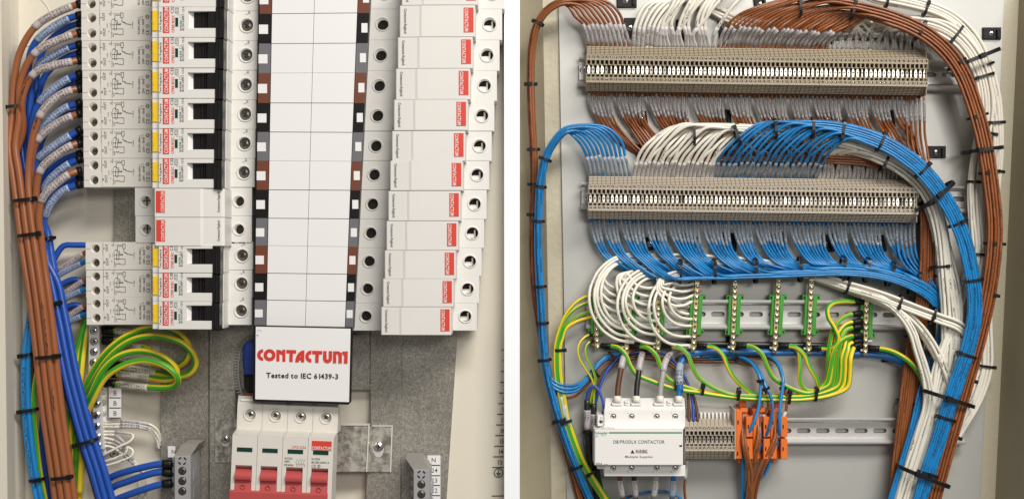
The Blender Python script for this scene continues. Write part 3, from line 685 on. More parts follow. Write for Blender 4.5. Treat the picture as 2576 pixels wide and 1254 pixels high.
# ---- main switch
def make_main():
    yc = 1120; t = thing('main_switch', 'four pole main switch with red toggles below the nameplate', 'switch', P(720, yc-3, 150)); TD, FD = 150.0, 222.0
    bm = MB(); X = [593.5+63.6*i for i in range(5)]; XF = [583.0+63.9*i+0 for i in range(5)]
    for i in range(4):
        bm.hole(X[i]+0.35, 1019, X[i+1]-0.35, 1082, TD, X[i]+33, 1045, 13.5, 20, 24); bm.lip(X[i]+33, 1045, 13.5, 17, TD, 2.2)
        bm.quad((X[i]+0.35, 1082, TD), (XF[i]+0.35, 1097, FD), (XF[i+1]-0.35, 1097, FD), (X[i+1]-0.35, 1082, TD))
        bm.quad((X[i]+2, 999, TD-30), (X[i]+0.35, 1019, TD), (X[i+1]-0.35, 1019, TD), (X[i+1]-2, 999, TD-30))
        bm.box(XF[i]+0.35, 1097, XF[i+1]-0.35, 1173, 140, FD, 0.6)
        bm.box(XF[i]+0.35, 1173, XF[i]+10.5, 1340, 140, FD, 0.6); bm.box(XF[i]+52.5, 1173, XF[i+1]-0.35, 1340, 140, FD, 0.6)
        bm.line([(X[i]+33, 1063), (X[i]+33, 1081)], 0.6, TD+0.3); bm.quad((XF[i]+10, 1172, FD-1), (XF[i]+10, 1186, FD-40), (XF[i]+53, 1186, FD-40), (XF[i]+53, 1172, FD-1))
    for a, b in ((X[0], 1), (X[4], 1)): bm.face([bm.add(Pr(a, y, d, TD)) for y, d in ((1019, 90), (1083, 90), (1083, TD), (1019, TD))])
    bm.box(XF[0]+14, 1024, XF[4]-40, 1340, 30, 124); bm.box(XF[0]+14, 1100, XF[4]-40, 1340, 120, 141)
    bm.face([bm.add(Pr(x, 1097, d, FD)) for x, d in ((XF[0], 140), (XF[4], 140), (XF[4], FD), (XF[0], FD))])
    bm.build('body', 'cream', t)
    g = MB()
    for i in range(4): g.poly([(X[i]+8, 1006), (X[i]+9, 1012), (X[i]+58, 1012), (X[i]+57, 1006)], TD-24, TD-6)
    g.build('cable_slots', 'whiteplastic', t)
    for i in range(4):
        screw(t, X[i]+33, 1044.5, 12.6, TD-14, 'screwsteel', 'terminal_screw', 15+40*i, 4.5)
        w = MB(); w.box(XF[i]+13, 1128, XF[i]+52, 1139, FD-0.3, FD+0.5); wo = w.build('status_window', 'greenwin', t)
        w = MB(); w.line([(XF[i]+13, 1139.6), (XF[i]+52, 1139.6)], 0.8, FD+0.7); w.build('window_edge', 'paper', wo)
        tg = MB(); x0, x1 = XF[i]+11.5, XF[i]+52; pr = [(1180, FD-38), (1184, FD-6), (1195, FD+9), (1208, FD+8), (1213, FD-2), (1240, FD+4), (1340, FD+4)]
        k = [[tg.add(Pr(x, y, d, FD)) for y, d in pr] for x in (x0, x1)]
        for q in range(len(pr)-1): tg.face((k[0][q], k[0][q+1], k[1][q+1], k[1][q]), q in (1, 2))
        for q in (0, 1): tg.face(k[q]+[tg.add(Pr((x0, x1)[q], 1340, 60, FD)), tg.add(Pr((x0, x1)[q], 1180, 60, FD))])
        tg.lip(x0+20, 1226, 4, 7, FD+3, 1.2, 16); tg.build('toggle', 'redtoggle', t)
    b = MB(); b.box(XF[0]-4, 1237, XF[4]-11, 1340, FD-10, FD+12, 3); b.build('toggle_bar', 'redtoggle', t)
    w = MB(); w.box(XF[3]+9, 1104, XF[3]+59, 1128, FD-0.3, FD+0.5); lab = w.build('red_label', 'redlabel', t)
    w = MB(); w.text('CONTACTUM', XF[3]+34, 1126.3, FD+0.9, 8.4, 0, 'c', True, 1, 48); w.build('printed_logo', 'paper', lab)
    w = MB(); w.text('CPD1254', XF[2]+23, 1125.5, FD+0.6, 6.8, 0, 'l', False, 0.9); w.build('printed_code', 'redink', t)
    w = MB(); d = FD+0.6
    for st, x, y in (('AC22A', XF[2]+6, 1153), ('400V', XF[2]+6, 1161), ('50/60Hz', XF[2]+6, 1169.5), ('In=125A', XF[3]+10, 1152), ('IEC/EN 60947-3', XF[3]+10, 1160.5)): w.text(st, x, y, d, 4.9, 0, 'l', True, 0.86)
    w.text('CE', XF[3]+10, 1170.5, d, 6.6); w.ring(XF[3]+29, 1167, 3, 4, d, 14); w.text('S', XF[3]+27.4, 1169.4, d, 4.6)
    for q in range(4):
        xx = XF[2]+37+q*6.3; w.line([(xx, 1152), (xx, 1157), (xx-2.5, 1158)], 0.5, d); w.line([(xx-2.5, 1159), (xx, 1164), (xx, 1169)], 0.6, d); w.text(str(2*q+1), xx+1, 1154, d, 2.8); w.text(str(2*q+2), xx+1, 1169.5, d, 2.8)
    w.line([(XF[2]+35, 1164), (XF[2]+57, 1164)], 0.5, d)
    w.build('printed_text', 'inkgrey', t)
    t.rotation_euler = (0, math.radians(2.3), 0)
make_main()
# ---- brackets and screws on the pan
b = thing('fixing_bracket', 'shiny galvanised bracket with a slotted screw to the right of the main switch', 'bracket', P(920, 1127, 60))
m = MB(); m.poly([(846, 1068.5), (846, 1186), (920, 1185), (926, 1071)], 36, 62, 1); m.quad((926, 1070, 62), (920, 1185, 62), (934, 1185.5, 40), (939, 1069, 40)); m.poly([(936, 1069), (932, 1185.5), (983, 1186), (987, 1072)], 35, 40, 1); m.build('plate', 'bracket', b)
m = MB(); m.box(846, 1066.6, 929, 1069.4, 38, 64, 0.6); m.quad((926.5, 1069, 64), (920.5, 1185, 64), (924, 1185.4, 62), (930, 1069, 62)); m.box(937, 1069, 988, 1072, 36, 42, 0.6); m.quad((985, 1072, 41), (981, 1186, 41), (984, 1186, 40.5), (988, 1072, 40.5)); m.build('bright_edge', 'bracketedge', b)
m = MB(); m.ring(952, 1131, 10, 13.5, 41, 20); m.cyl(952, 1139, 11, 35, 41.5, 18, 1); m.build('washer', 'steel', b); screw(b, 952, 1123, 12.5, 42, 'screwsteel', 'screw', 8, 5)
b = thing('fixing_bracket', 'flat galvanised bracket with a round screw to the left of the main switch', 'bracket', P(567, 1110, 40))
m = MB(); m.box(541, 1052, 600, 1162, 34, 38, 0.8); m.build('plate', 'bracket', b); m = MB(); m.cyl(567, 1112, 10.5, 34, 39.2, 18, 1); m.build('washer', 'steel', b); screw(b, 567, 1104, 11, 40, 'screwsteel', 'screw', 50, 5)
# ---- neutral bars
def neutral(label, xf, yf, side, nscrew, step):
    t = thing('neutral_bar', label, 'terminal bar', P(xf, yf, 130)); x0, x1 = xf-20.5, xf+20.5; dd = 130
    m = MB(); m.box(x0, yf-12, x1, 1340, 30, dd, 2); m.build('housing', 'neutral', t)
    m = MB(); m.poly([(x0, yf-12), (x1, yf-12), (x1+side*20, yf-42), (x0+side*20, yf-42)], 40, dd-10); m.build('sloped_cap', 'neutraltop', t)
    m = MB()
    for q in range(5): m.box(x0-5, yf-8+q*24.5, x0+1, yf+6+q*24.5, 60, dd-25, 2); m.box(x1-1, yf+20+q*45, x1+8, yf+50+q*45, 60, dd-30, 3)
    m.build('side_ribs', 'neutral', t)
    for q in range(nscrew):
        y = yf+25+q*step; m = MB(); m.cyl(xf, y, 10.4, dd-2, dd+0.5, 18); m.build('screw_well', 'shadowhole', t); screw(t, xf, y, 8.8, dd+0.6, 'screwdark', 'terminal_screw', 30+50*q, 1.6)
    m = MB()
    for q in range(4): m.ring(xf, yf, 7.3, 10.8, dd+0.5, 5, 52+90*q-38, 52+90*q+14)
    m.build('cross_mark', 'black', t)
neutral('grey neutral bar with three blue leads, left of the main switch', 458.5, 1158, 1, 3, 25.5)
neutral('grey neutral bar beside the number labels, right of the main switch', 1060, 1192, -1, 3, 25)
def sticker(label, x0, y0, x1, y1, d, rows_, h, tx, mt='paper', lines=(), grp=None, extra=None, face=True):
    t = thing('number_label', label, 'label', P((x0+x1)/2, (y0+y1)/2, d), grp)
    m = MB(); m.box(x0, y0, x1, y1, d-1, d+0.6); m.build('sticker', mt, t)
    m = MB()
    for st, y in rows_: m.text(st, tx, y, d+1, h)
    for ya in lines: m.line([(x0+1, ya), (x1-1, ya)], 2.6, d+1.0)
    if extra: extra(m, d+1)
    m.build('printed_text', 'ink', t)
sticker('white sticker strip reading B three times beside the earth bar', 274, 972, 305, 1051, 62, [('B', 993.5), ('B', 1019), ('B', 1044)], 11.5, 284.5, 'paper', (974, 999.5, 1025, 1050))
sticker('small white N sticker left of the left neutral bar', 422, 1121, 441, 1149, 30, [('N', 1140)], 10, 431)
sticker('white numbered strip N to 21 beside the right neutral bar', 1075, 1144, 1108, 1340, 30, [('N', 1161), ('24', 1187), ('23', 1212), ('22', 1237.5)], 10.5, 1085, 'paper', (1169, 1195, 1219.5, 1245), None)
def earthsym(m, d):
    for x, y in ((1254, 1188),):
        m.ring(x, y, 10, 12, d, 22); m.line([(x, y-9), (x, y+1)], 2, d); m.line([(x-6.5, y+1), (x+6.5, y+1)], 1.8, d); m.line([(x-4.5, y+4), (x+4.5, y+4)], 1.6, d); m.line([(x-2.5, y+7), (x+2.5, y+7)], 1.5, d)
    for i in range(9): m.line([(1258-2.4*i, 960.5+26.7*i), (1290, 960.5+26.7*i)], 2.2, d)
    m.line([(1237, 1246), (1290, 1246)], 2.2, d); m.line([(1262, 879), (1290, 879)], 2.0, d); m.line([(1264, 906), (1290, 906)], 2.0, d); m.line([(1260, 933), (1290, 933)], 2.2, d)
t = thing('number_scale', 'black printed circuit numbers 13 to 17 with an earth symbol at the right edge', 'label', P(1255, 1080, 2))
m = MB(); [m.text(st, x, y, 2.2, 11) for st, x, y in (('13', 1250, 1167), ('14', 1252.5, 1140), ('15', 1254.5, 1114), ('16', 1256.5, 1087.5), ('17', 1259, 1061), ('18', 1261, 1034), ('19', 1263.5, 1007), ('20', 1265, 979))]; earthsym(m, 2.2); m.build('printed_text', 'ink', t)
# ---- earth bar on the left
eb = thing('earth_bar', 'silver earth bar with a column of round screws behind the blue cables', 'earth bar', P(236, 960, 60))
m = MB(); m.box(222, 815, 250, 960, 0, 62, 2); m.poly([(228, 960), (250, 960), (262, 1130), (238, 1130)], 0, 62, 2); m.build('bar', 'steel', eb)
for i, (x, y) in enumerate(((236, 831), (236.5, 858), (236, 884), (235, 911), (242, 988), (243, 1015), (243, 1043), (243, 1071), (245, 1098), (246, 1120))): screw(eb, x, y, 10.5, 62, 'screwsteel', 'screw', 20+37*i, 5)
m = MB(); m.box(256, 965, 268, 1060, 0, 45, 2); m.box(255, 1060, 266, 1140, 0, 45, 2); m.build('side_bar', 'whiteplastic', eb)
for y in (985, 1012, 1039): m = MB(); m.dome(260, y, 7.5, 46, 2.5, 14); m.build('hole_cover', 'clearplastic', eb)
for y in (1064, 1082, 1098, 1115): m = MB(); m.dome(261, y, 5.5, 46, 2, 12); m.build('entry_hole', 'ochre', eb)
t = thing('number_label', 'round earth symbol printed below the B stickers', 'label', P(288, 1138, 2)); m = MB(); x, y, d = 287, 1138, 2.2; m.ring(x, y, 9, 11.5, d, 22); m.line([(x, y-9), (x, y+1)], 2, d); m.line([(x-6, y+1), (x+6, y+1)], 1.8, d); m.line([(x-4, y+4), (x+4, y+4)], 1.6, d); m.build('printed_text', 'ink', t)
# ================================================================== left: cables
BRN = [  # from breaker terminal to the loom
    [(206, 9, 92), (182, 16, 95), (140, 34, 98), (97, 60, 100), (68, 95, 100), (46, 145, 96), (36, 205, 92), (30, 300, 90)],
    [(206, 82, 92), (176, 90, 100), (130, 108, 108), (91, 131, 112), (66, 165, 110), (51, 215, 104), (48, 300, 100)],
    [(206, 151, 92), (178, 156, 102), (132, 166, 110), (88, 183, 114), (67, 214, 112), (55, 258, 108), (58, 330, 84)],
    [(206, 222, 92), (176, 228, 102), (140, 246, 110), (106, 281, 116), (91, 315, 116), (80, 360, 112), (72, 430, 104)],
    [(206, 284, 92), (176, 294, 98), (138, 314, 100), (101, 344, 104), (84, 376, 100), (78, 430, 90), (86, 500, 84)],
    [(206, 360, 92), (182, 365, 102), (148, 385, 108), (108, 418, 112), (96, 446, 110), (91, 490, 104), (92, 545, 98)],
    [(206, 429, 92), (178, 436, 102), (146, 458, 108), (111, 492, 112), (101, 518, 110), (98, 556, 106), (104, 600, 100)]]
LB = Loom([(34, 250, 90), (42, 313, 90), (65, 480, 92), (78, 590, 92), (86, 645, 92), (100, 740, 92), (112, 840, 92), (123, 940, 92), (138, 1060, 92), (152, 1150, 92), (168, 1270, 92), (182, 1360, 92)])
offs = [(26, 2), (10, 9), (18, -10), (-6, 12), (4, -8), (-14, -9), (-22, 4)]
tx = ['01', '02', '03', '04', '05', '06', '07']
for i, f in enumerate(BRN):
    q = LB.near(f[-1][0], f[-1][1])+70; a, b = offs[i]; a = -a
    pts = f+LB.follow(q, LB.len, a, b, 0.5, 60)
    p_ = Path(pts, 10); sl = (18, 18+105) if i != 6 else (26, 120)
    cable('thick brown cable with pale SUPPLY sleeve into the breaker column, %s from the top' % ORD[i], pts, 8.6, 'bigbrown', 'brown supply cables of the left loom', sides=12, sleeves=[(sl[0]+6, sl[1]+8, 'sleevepink', 9.9, 'SUPPLY | %s | L' % tx[i], 6.6)][:1], boots=[(0, 12, 11, 'boot')])
LU = Loom([(62, 180, 60), (66, 300, 60), (86, 460, 60), (104, 560, 62), (118, 640, 66), (136, 735, 70), (154, 820, 74), (175, 930, 78), (200, 1030, 80), (224, 1115, 80), (248, 1190, 80), (270, 1270, 80), (294, 1360, 80)])
BLU = [
    [(206, 38, 80), (176, 46, 80), (134, 69, 80), (95, 100, 80), (78, 130, 76), (70, 190, 66), (64, 260, 62)],
    [(206, 112, 78), (176, 119, 78), (136, 139, 78), (98, 166, 76), (82, 205, 70), (76, 260, 64), (74, 320, 60)],
    [(206, 185, 78), (172, 199, 80), (132, 226, 82), (97, 261, 82), (82, 300, 76), (76, 350, 66), (80, 420, 56)],
    [(206, 258, 78), (162, 273, 82), (124, 302, 84), (100, 330, 80), (90, 370, 70), (92, 440, 60)],
    [(206, 325, 84), (172, 344, 88), (132, 370, 90), (95, 402, 88), (88, 440, 78), (94, 520, 66)],
    [(206, 398, 80), (182, 408, 84), (144, 434, 84), (116, 465, 80), (106, 510, 74), (108, 570, 68)],
    [(206, 462, 90), (180, 470, 92), (148, 487, 92), (120, 524, 90), (111, 555, 84), (112, 610, 76), (116, 650, 76)]]
ofu = [(-18, -9), (-8, -10), (2, -12), (-14, 6), (12, -6), (0, 8), (16, 8)]
for i, f in enumerate(BLU):
    q = LU.near(f[-1][0], f[-1][1])+70; a, b = ofu[i]
    pts = f+LU.follow(q, LU.len, a, b, 0.5, 60)
    cable('royal blue cable with light blue SUPPLY sleeve into the breaker column, %s from the top' % ORD[i], pts, 8.6, 'royal', 'blue supply cables of the left loom', sides=12, sleeves=[(32, 130, 'sleevesky', 9.8, 'SUPPLY | %s | N' % tx[i], 6.6)], boots=[(0, 13, 11, 'boot')])
# second row of plain blue tails behind the sleeves
for i, y in enumerate((58, 132, 205, 278, 345, 386, 446)):
    cable('plain royal blue tail behind the marked sleeves, %s from the top' % ORD[i], [(206, y, 62), (176, y+8, 60), (140, y+30, 56), (112, y+62, 50), (97, y+105, 44), (90, y+170, 40), (100, y+290, 40)], 7.8, 'royal', 'plain blue tails', sides=10, boots=[(0, 12, 10, 'boot')])
# lower three breakers
for i, (y, yb) in enumerate(((634, 700), (702, 770), (766, 812))):
    cable('small brown cable with marker sleeve at the %s C10 breaker' % ('upper', 'middle', 'lowest')[i], [(222, y-3, 70), (200, y+10, 66), (168, y+32, 60), (140, y+54, 52), (112, y+95, 44), (105, y+170, 40)], 6.4, 'bigbrown', 'brown cables at the C10 breakers', sides=10, sleeves=[(14, 92, 'sleevepink', 7.4, 'SUPPLY | %d | L' % (10+i), 5.4)])
    cable('small blue cable with marker sleeve at the %s C10 breaker' % ('upper', 'middle', 'lowest')[i], [(222, y+22, 70), (200, y+30, 66), (168, y+46, 60), (140, y+64, 54), (118, y+100, 46), (118, y+170, 40)], 6.4, 'skyblue', 'blue cables at the C10 breakers', sides=10, sleeves=[(20, 92, 'sleevesky', 7.4, 'SUPPLY | %d | N' % (10+i), 5.4)])
    cable('royal blue bow above the %s C10 marker sleeves' % ('upper', 'middle', 'lowest')[i], [(224, y-4+22*(i > 0)-14*(i == 0), 40), (190, y-22+22*(i > 0)+4*(i == 0), 44), (160, y-10+20*(i > 0)-6*(i == 0), 46), (138, y+14+14*(i > 0), 46), (124, y+50, 44), (126, y+120, 40)], 7.6, 'royal', 'blue bows at the C10 breakers', sides=10)
# light blue pair, earth and dark ones at far left
for k in range(2):
    cable('light blue cable of the pair at the far lower left, %s one' % ('outer', 'inner')[k], [(88+k*6, 640, 40), (82+k*6, 740, 46), (73+k*9, 800, 52), (62+k*11, 880, 58), (59+k*12, 960, 60), (62+k*12, 1040, 60), (69+k*13, 1120, 60), (81+k*13, 1200, 60), (98+k*14, 1280, 60), (116+k*14, 1360, 60)], 6.8, 'skyblue', 'light blue pair at far left', sides=10)
cable('green and yellow cable beside the light blue pair', [(104, 860, 50), (94, 930, 54), (86, 985, 56), (86, 1040, 56), (92, 1110, 56), (100, 1180, 56), (114, 1255, 56), (130, 1340, 56)], 6.6, 'gy', sides=10)
cable('dark brown cable behind the light blue pair', [(96, 820, 40), (84, 900, 40), (80, 980, 38), (90, 1080, 36), (100, 1200, 36), (110, 1340, 36)], 6.5, 'darkbrown', sides=10)
for k in range(3):
    cable('navy blue cable in shadow behind the brown loom, %s one' % ORD[k], [(128+k*8, 880, 30), (112+k*10, 980, 34), (105+k*9, 1080, 36), (108+k*9, 1180, 36), (116+k*10, 1340, 36)], 6.5, 'royal', 'navy cables behind the brown loom', sides=10)
# vertical earth cables and loops
for k, f in enumerate(([(226, 770, 30), (212, 815, 40), (196, 870, 46), (188, 930, 50), (182, 1000, 44), (174, 1080, 40), (178, 1160, 40), (188, 1340, 40)], [(238, 770, 30), (219, 820, 40), (209, 880, 46), (203, 940, 50), (196, 1010, 40), (190, 1090, 34), (192, 1180, 34), (206, 1340, 34)])):
    cable('upright green and yellow cable in front of the earth bar, %s one' % ('left', 'right')[k], f, 8.6, 'gy', 'upright earth cables', sides=12)
EL = [
    ([(182, 1180, 34), (190, 1080, 38), (204, 1000, 50), (232, 935, 70), (262, 890, 86), (302, 854, 92), (339, 834, 92), (376, 823, 90), (412, 824, 90), (449, 838, 88), (472, 862, 84), (476, 888, 80), (464, 910, 72), (440, 922, 60), (390, 915, 46), (262, 894, 36)], 'outermost, rising highest under the lowest breaker'),
    ([(188, 1200, 38), (197, 1090, 42), (212, 1008, 56), (240, 948, 82), (270, 903, 98), (302, 872, 104), (336, 853, 106), (376, 845, 106), (422, 849, 104), (464, 866, 100), (488, 893, 96), (492, 917, 90), (478, 938, 82), (449, 946, 70), (390, 937, 54), (276, 916, 40)], 'second, with the widest bow'),
    ([(194, 1220, 42), (202, 1110, 46), (214, 1030, 60), (232, 985, 90), (258, 932, 106), (295, 897, 116), (339, 883, 118), (376, 885, 118), (418, 901, 118), (444, 928, 112), (442, 948, 100), (412, 954, 84), (370, 948, 66), (262, 936, 46)], 'third, in front of the middle sleeves'),
    ([(200, 1240, 46), (206, 1130, 52), (216, 1050, 70), (236, 1000, 98), (264, 950, 116), (298, 924, 126), (339, 908, 130), (376, 906, 130), (420, 922, 130), (444, 944, 126), (448, 958, 116), (434, 972, 102), (380, 974, 82), (262, 962, 48)], 'front one, mostly yellow')]
for k, (f, w) in enumerate(EL):
    cable('green and yellow earth loop, %s' % w, f, 7.7, 'gy' if k < 3 else 'gyyellow', 'earth loops below the breakers', sides=12, sleeves=[(-122, -42, 'sleevecream', 9.4, 'SUPPLY | 0%d | +' % (k+1), 5.6)], boots=[(-34, -2, 11, 'boot')])
for k in range(2): cable('black booted earth lead behind the loops, %s one' % ('upper', 'lower')[k], [(258, 831+24*k, 36), (290, 832+24*k, 40), (330, 836+26*k, 40), (380, 850+30*k, 36)], 8, 'gy', 'booted earth leads', sides=10, boots=[(0, 30, 11, 'boot')], sleeves=[(36, 100, 'sleevecream', 9, 'SUPPLY', 6)])
# neutral leads
for k, f in enumerate(([(434, 1166, 96), (400, 1166, 98), (360, 1174, 100), (320, 1184, 96), (286, 1196, 80), (262, 1212, 60)], [(434, 1188, 92), (400, 1186, 94), (360, 1196, 94), (320, 1210, 88), (288, 1222, 76), (266, 1240, 60)], [(434, 1214, 96), (400, 1218, 98), (360, 1230, 98), (320, 1244, 92), (292, 1256, 80), (270, 1280, 60)])):
    cable('royal blue lead with black boot at the neutral bar, %s one' % ('upper', 'middle', 'lower')[k], f, 8.6, 'royal', 'leads at the left neutral bar', sides=12, boots=[(0, 24, 11, 'boot')])
# small white functional earth leads
FE = [[(262, 1060, 46), (310, 1058, 50), (345, 1061, 52), (380, 1068, 48), (398, 1084, 40), (404, 1110, 26)], [(262, 1066, 46), (312, 1066, 52), (350, 1069, 52), (380, 1078, 46), (396, 1096, 38), (402, 1120, 26)], [(262, 1072, 46), (310, 1073, 54), (352, 1074, 52), (378, 1082, 44), (392, 1100, 36), (400, 1128, 26)]]
for k, f in enumerate(FE): cable('thin white lead with long sleeve marked SUP FE, %s of the three' % ('upper', 'middle', 'lower')[k], f, 3.4, 'wwhite', 'thin white functional earth leads', step=6, sleeves=[(42, 112, 'sleevewhite', 4.4, 'SUP | %d | FE' % (11+k), 4.6)])
FE2 = [[(262, 1084, 46), (300, 1086, 54), (335, 1094, 60), (330, 1106, 66), (300, 1122, 70), (262, 1142, 66), (250, 1150, 60)], [(262, 1092, 46), (290, 1094, 54), (304, 1104, 58), (318, 1122, 60), (316, 1138, 64), (292, 1150, 68), (255, 1162, 62)], [(262, 1100, 46), (286, 1106, 54), (310, 1118, 58), (334, 1132, 60), (330, 1146, 64), (300, 1160, 66), (258, 1172, 62)], [(262, 1112, 46), (286, 1114, 50), (302, 1124, 52), (330, 1150, 46), (352, 1180, 36), (350, 1220, 30), (348, 1340, 26)], [(262, 1120, 46), (284, 1124, 50), (306, 1140, 50), (340, 1168, 42), (366, 1196, 34), (366, 1240, 30), (360, 1340, 26)]]
for k, f in enumerate(FE2): cable('thin white looped lead below the earth bar, %s one' % ORD[k], f, 3.2, 'wwhite', 'thin white looped leads', step=6, sleeves=[(50, 90, 'sleevewhite', 4.2, 'SUP 0%d' % (k+1), 4)] if k > 2 else [(30, 62, 'sleeve', 4.0, None, 0)])
# ties
def loom_tie(L, x, y, w, dd, label, head=0.5, group=None, width=7.5, tail=0, dc=None, off=0):
    q = L.near(x, y); c = L.at(q); return tie(label, x+off, y, L.ang(q), w, c[2] if dc is None else dc, dd, head, width, group, tail)
loom_tie(LB, 31, 270, 42, 40, 'black cable tie round the brown left loom near the top breakers', -0.6, 'ties on the left brown loom', 8, 0, 94)
for n_, (x, y, w) in enumerate(((66, 503, 62), (79, 590, 64), (122, 896, 60), (158, 1198, 56))): loom_tie(LB, x, y, w, 46, 'black cable tie round the brown left loom, ' + ('level with the blank covers', 'below the blank covers', 'level with the nameplate lettering', 'level with the neutral bar')[n_], 0.75 if n_ != 0 else 0.85, 'ties on the left brown loom', 8.5, 0, 94)
loom_tie(LU, 146, 762, 34, 46, 'black cable tie round the blue left loom near the C10 breakers', 0.5, 'ties on the left blue loom', 8, 0, 72)
loom_tie(LU, 208, 1110-0, 62, 46, 'glossy black tie round the blue left loom beside the earth bar', -0.8, 'ties on the left blue loom', 8.5, 0, 82, 10)
loom_tie(LU, 120, 600, 20, 40, 'black tie head jutting out right of the brown loom', 0.9, 'ties on the left blue loom', 8, 8, 66, 4)
for n_, (x, y, w) in enumerate(((66, 892, 28), (72, 1031, 46), (93, 1205, 36))): tie('black cable tie round the light blue pair, ' + ('uppermost', 'middle', 'lowest')[n_], x, y, math.radians(-80), w, 60, 22, (-0.9, -0.9, 0.4)[n_], 8, 'ties on the light blue pair')
for n_, (x, y) in enumerate(((103, 562-0), (92, 252))): tie('small black tie among the blue tails, %s one' % ('lower', 'upper')[n_], x-8, y-0, math.radians(-85), 22, 50, 24, 0.9, 7, 'ties among the blue tails')
# ================================================================== right: rails
def rail(label, x0, x1, y0, y1, slope, slots, d=24, lipd=46):
    """top-hat rail: x range, y range at x0, slope in y per x, list of slot centres"""
    t = thing('mounting_rail', label, 'rail', P((x0+x1)/2, (y0+y1)/2, d), 'steel mounting rails')
    Y = lambda y, x: y+slope*(x-x0); h = y1-y0; a, b = y0+h*0.17, y1-h*0.20
    m = MB(); xs = [x0]+[ (slots[i]+slots[i+1])/2 for i in range(len(slots)-1)]+[x1]
    ym = (a+b)/2
    for i, sx in enumerate(slots): m.hole(xs[i], a, xs[i+1], b, d, sx, ym, 6.4, 7, 40, False, 17.5)
    if not slots: m.box(x0, a, x1, b, 8, d)
    m.build('web', 'railsteel', t)
    for ya, yb, ia in ((y0, a, 1), (b, y1, 0)):
        m = MB(); pr = [(ya, lipd-3), (ya+1.5, lipd), (ya+(yb-ya)*0.62, lipd), (ya+(yb-ya)*0.68, lipd-5), (yb-1, lipd-7), (yb, d-4)] if ia else [(ya, d-4), (ya+1, lipd-7), (ya+(yb-ya)*0.30, lipd-6), (ya+(yb-ya)*0.38, lipd-1), (ya+(yb-ya)*0.55, lipd+1), (yb-2, lipd), (yb, lipd-4), (yb, 8)]
        k = [[m.add(Pr(x, y, dd, lipd)) for y, dd in pr] for x in (x0, x1)]
        for q in range(len(pr)-1): m.face((k[0][q], k[0][q+1], k[1][q+1], k[1][q]), True)
        for q in (0, 1): m.face(k[q])
        m.build('lip', 'steel', t)
    t.rotation_euler = (0, math.atan(slope), 0)
    t.location = P((x0+x1)/2, (y0+y1)/2+slope*(x1-x0)/2, d)
    return t
r1 = rail('steel rail carrying the upper row of beige terminals', 1457, 2452, 139, 216, 0.0131, [1475+48*i for i in range(21)])
screw(r1, 1473, 171+6, 12, 24, 'screwsteel', 'screw', 35, 4)
r2 = rail('steel rail carrying the middle row of beige terminals', 1463, 2470, 457, 526, 0.0105, [1500+48*i for i in range(21)])
screw(r2, 1479, 489+5, 11.5, 24, 'screwsteel', 'screw', 60, 4)
r3 = rail('slotted steel rail carrying the green footed earth bars', 1475, 2296, 752, 827, 0.004, [1518+48.0*i for i in range(17)])
r4 = rail('slotted steel rail at the bottom with the contactor and orange terminals', 1472, 2429, 1050, 1117, 0.0, [1494+48*i for i in range(20)])
screw(r4, 2410, 1082, 10, 24, 'screwsteel', 'screw', 10, 4)
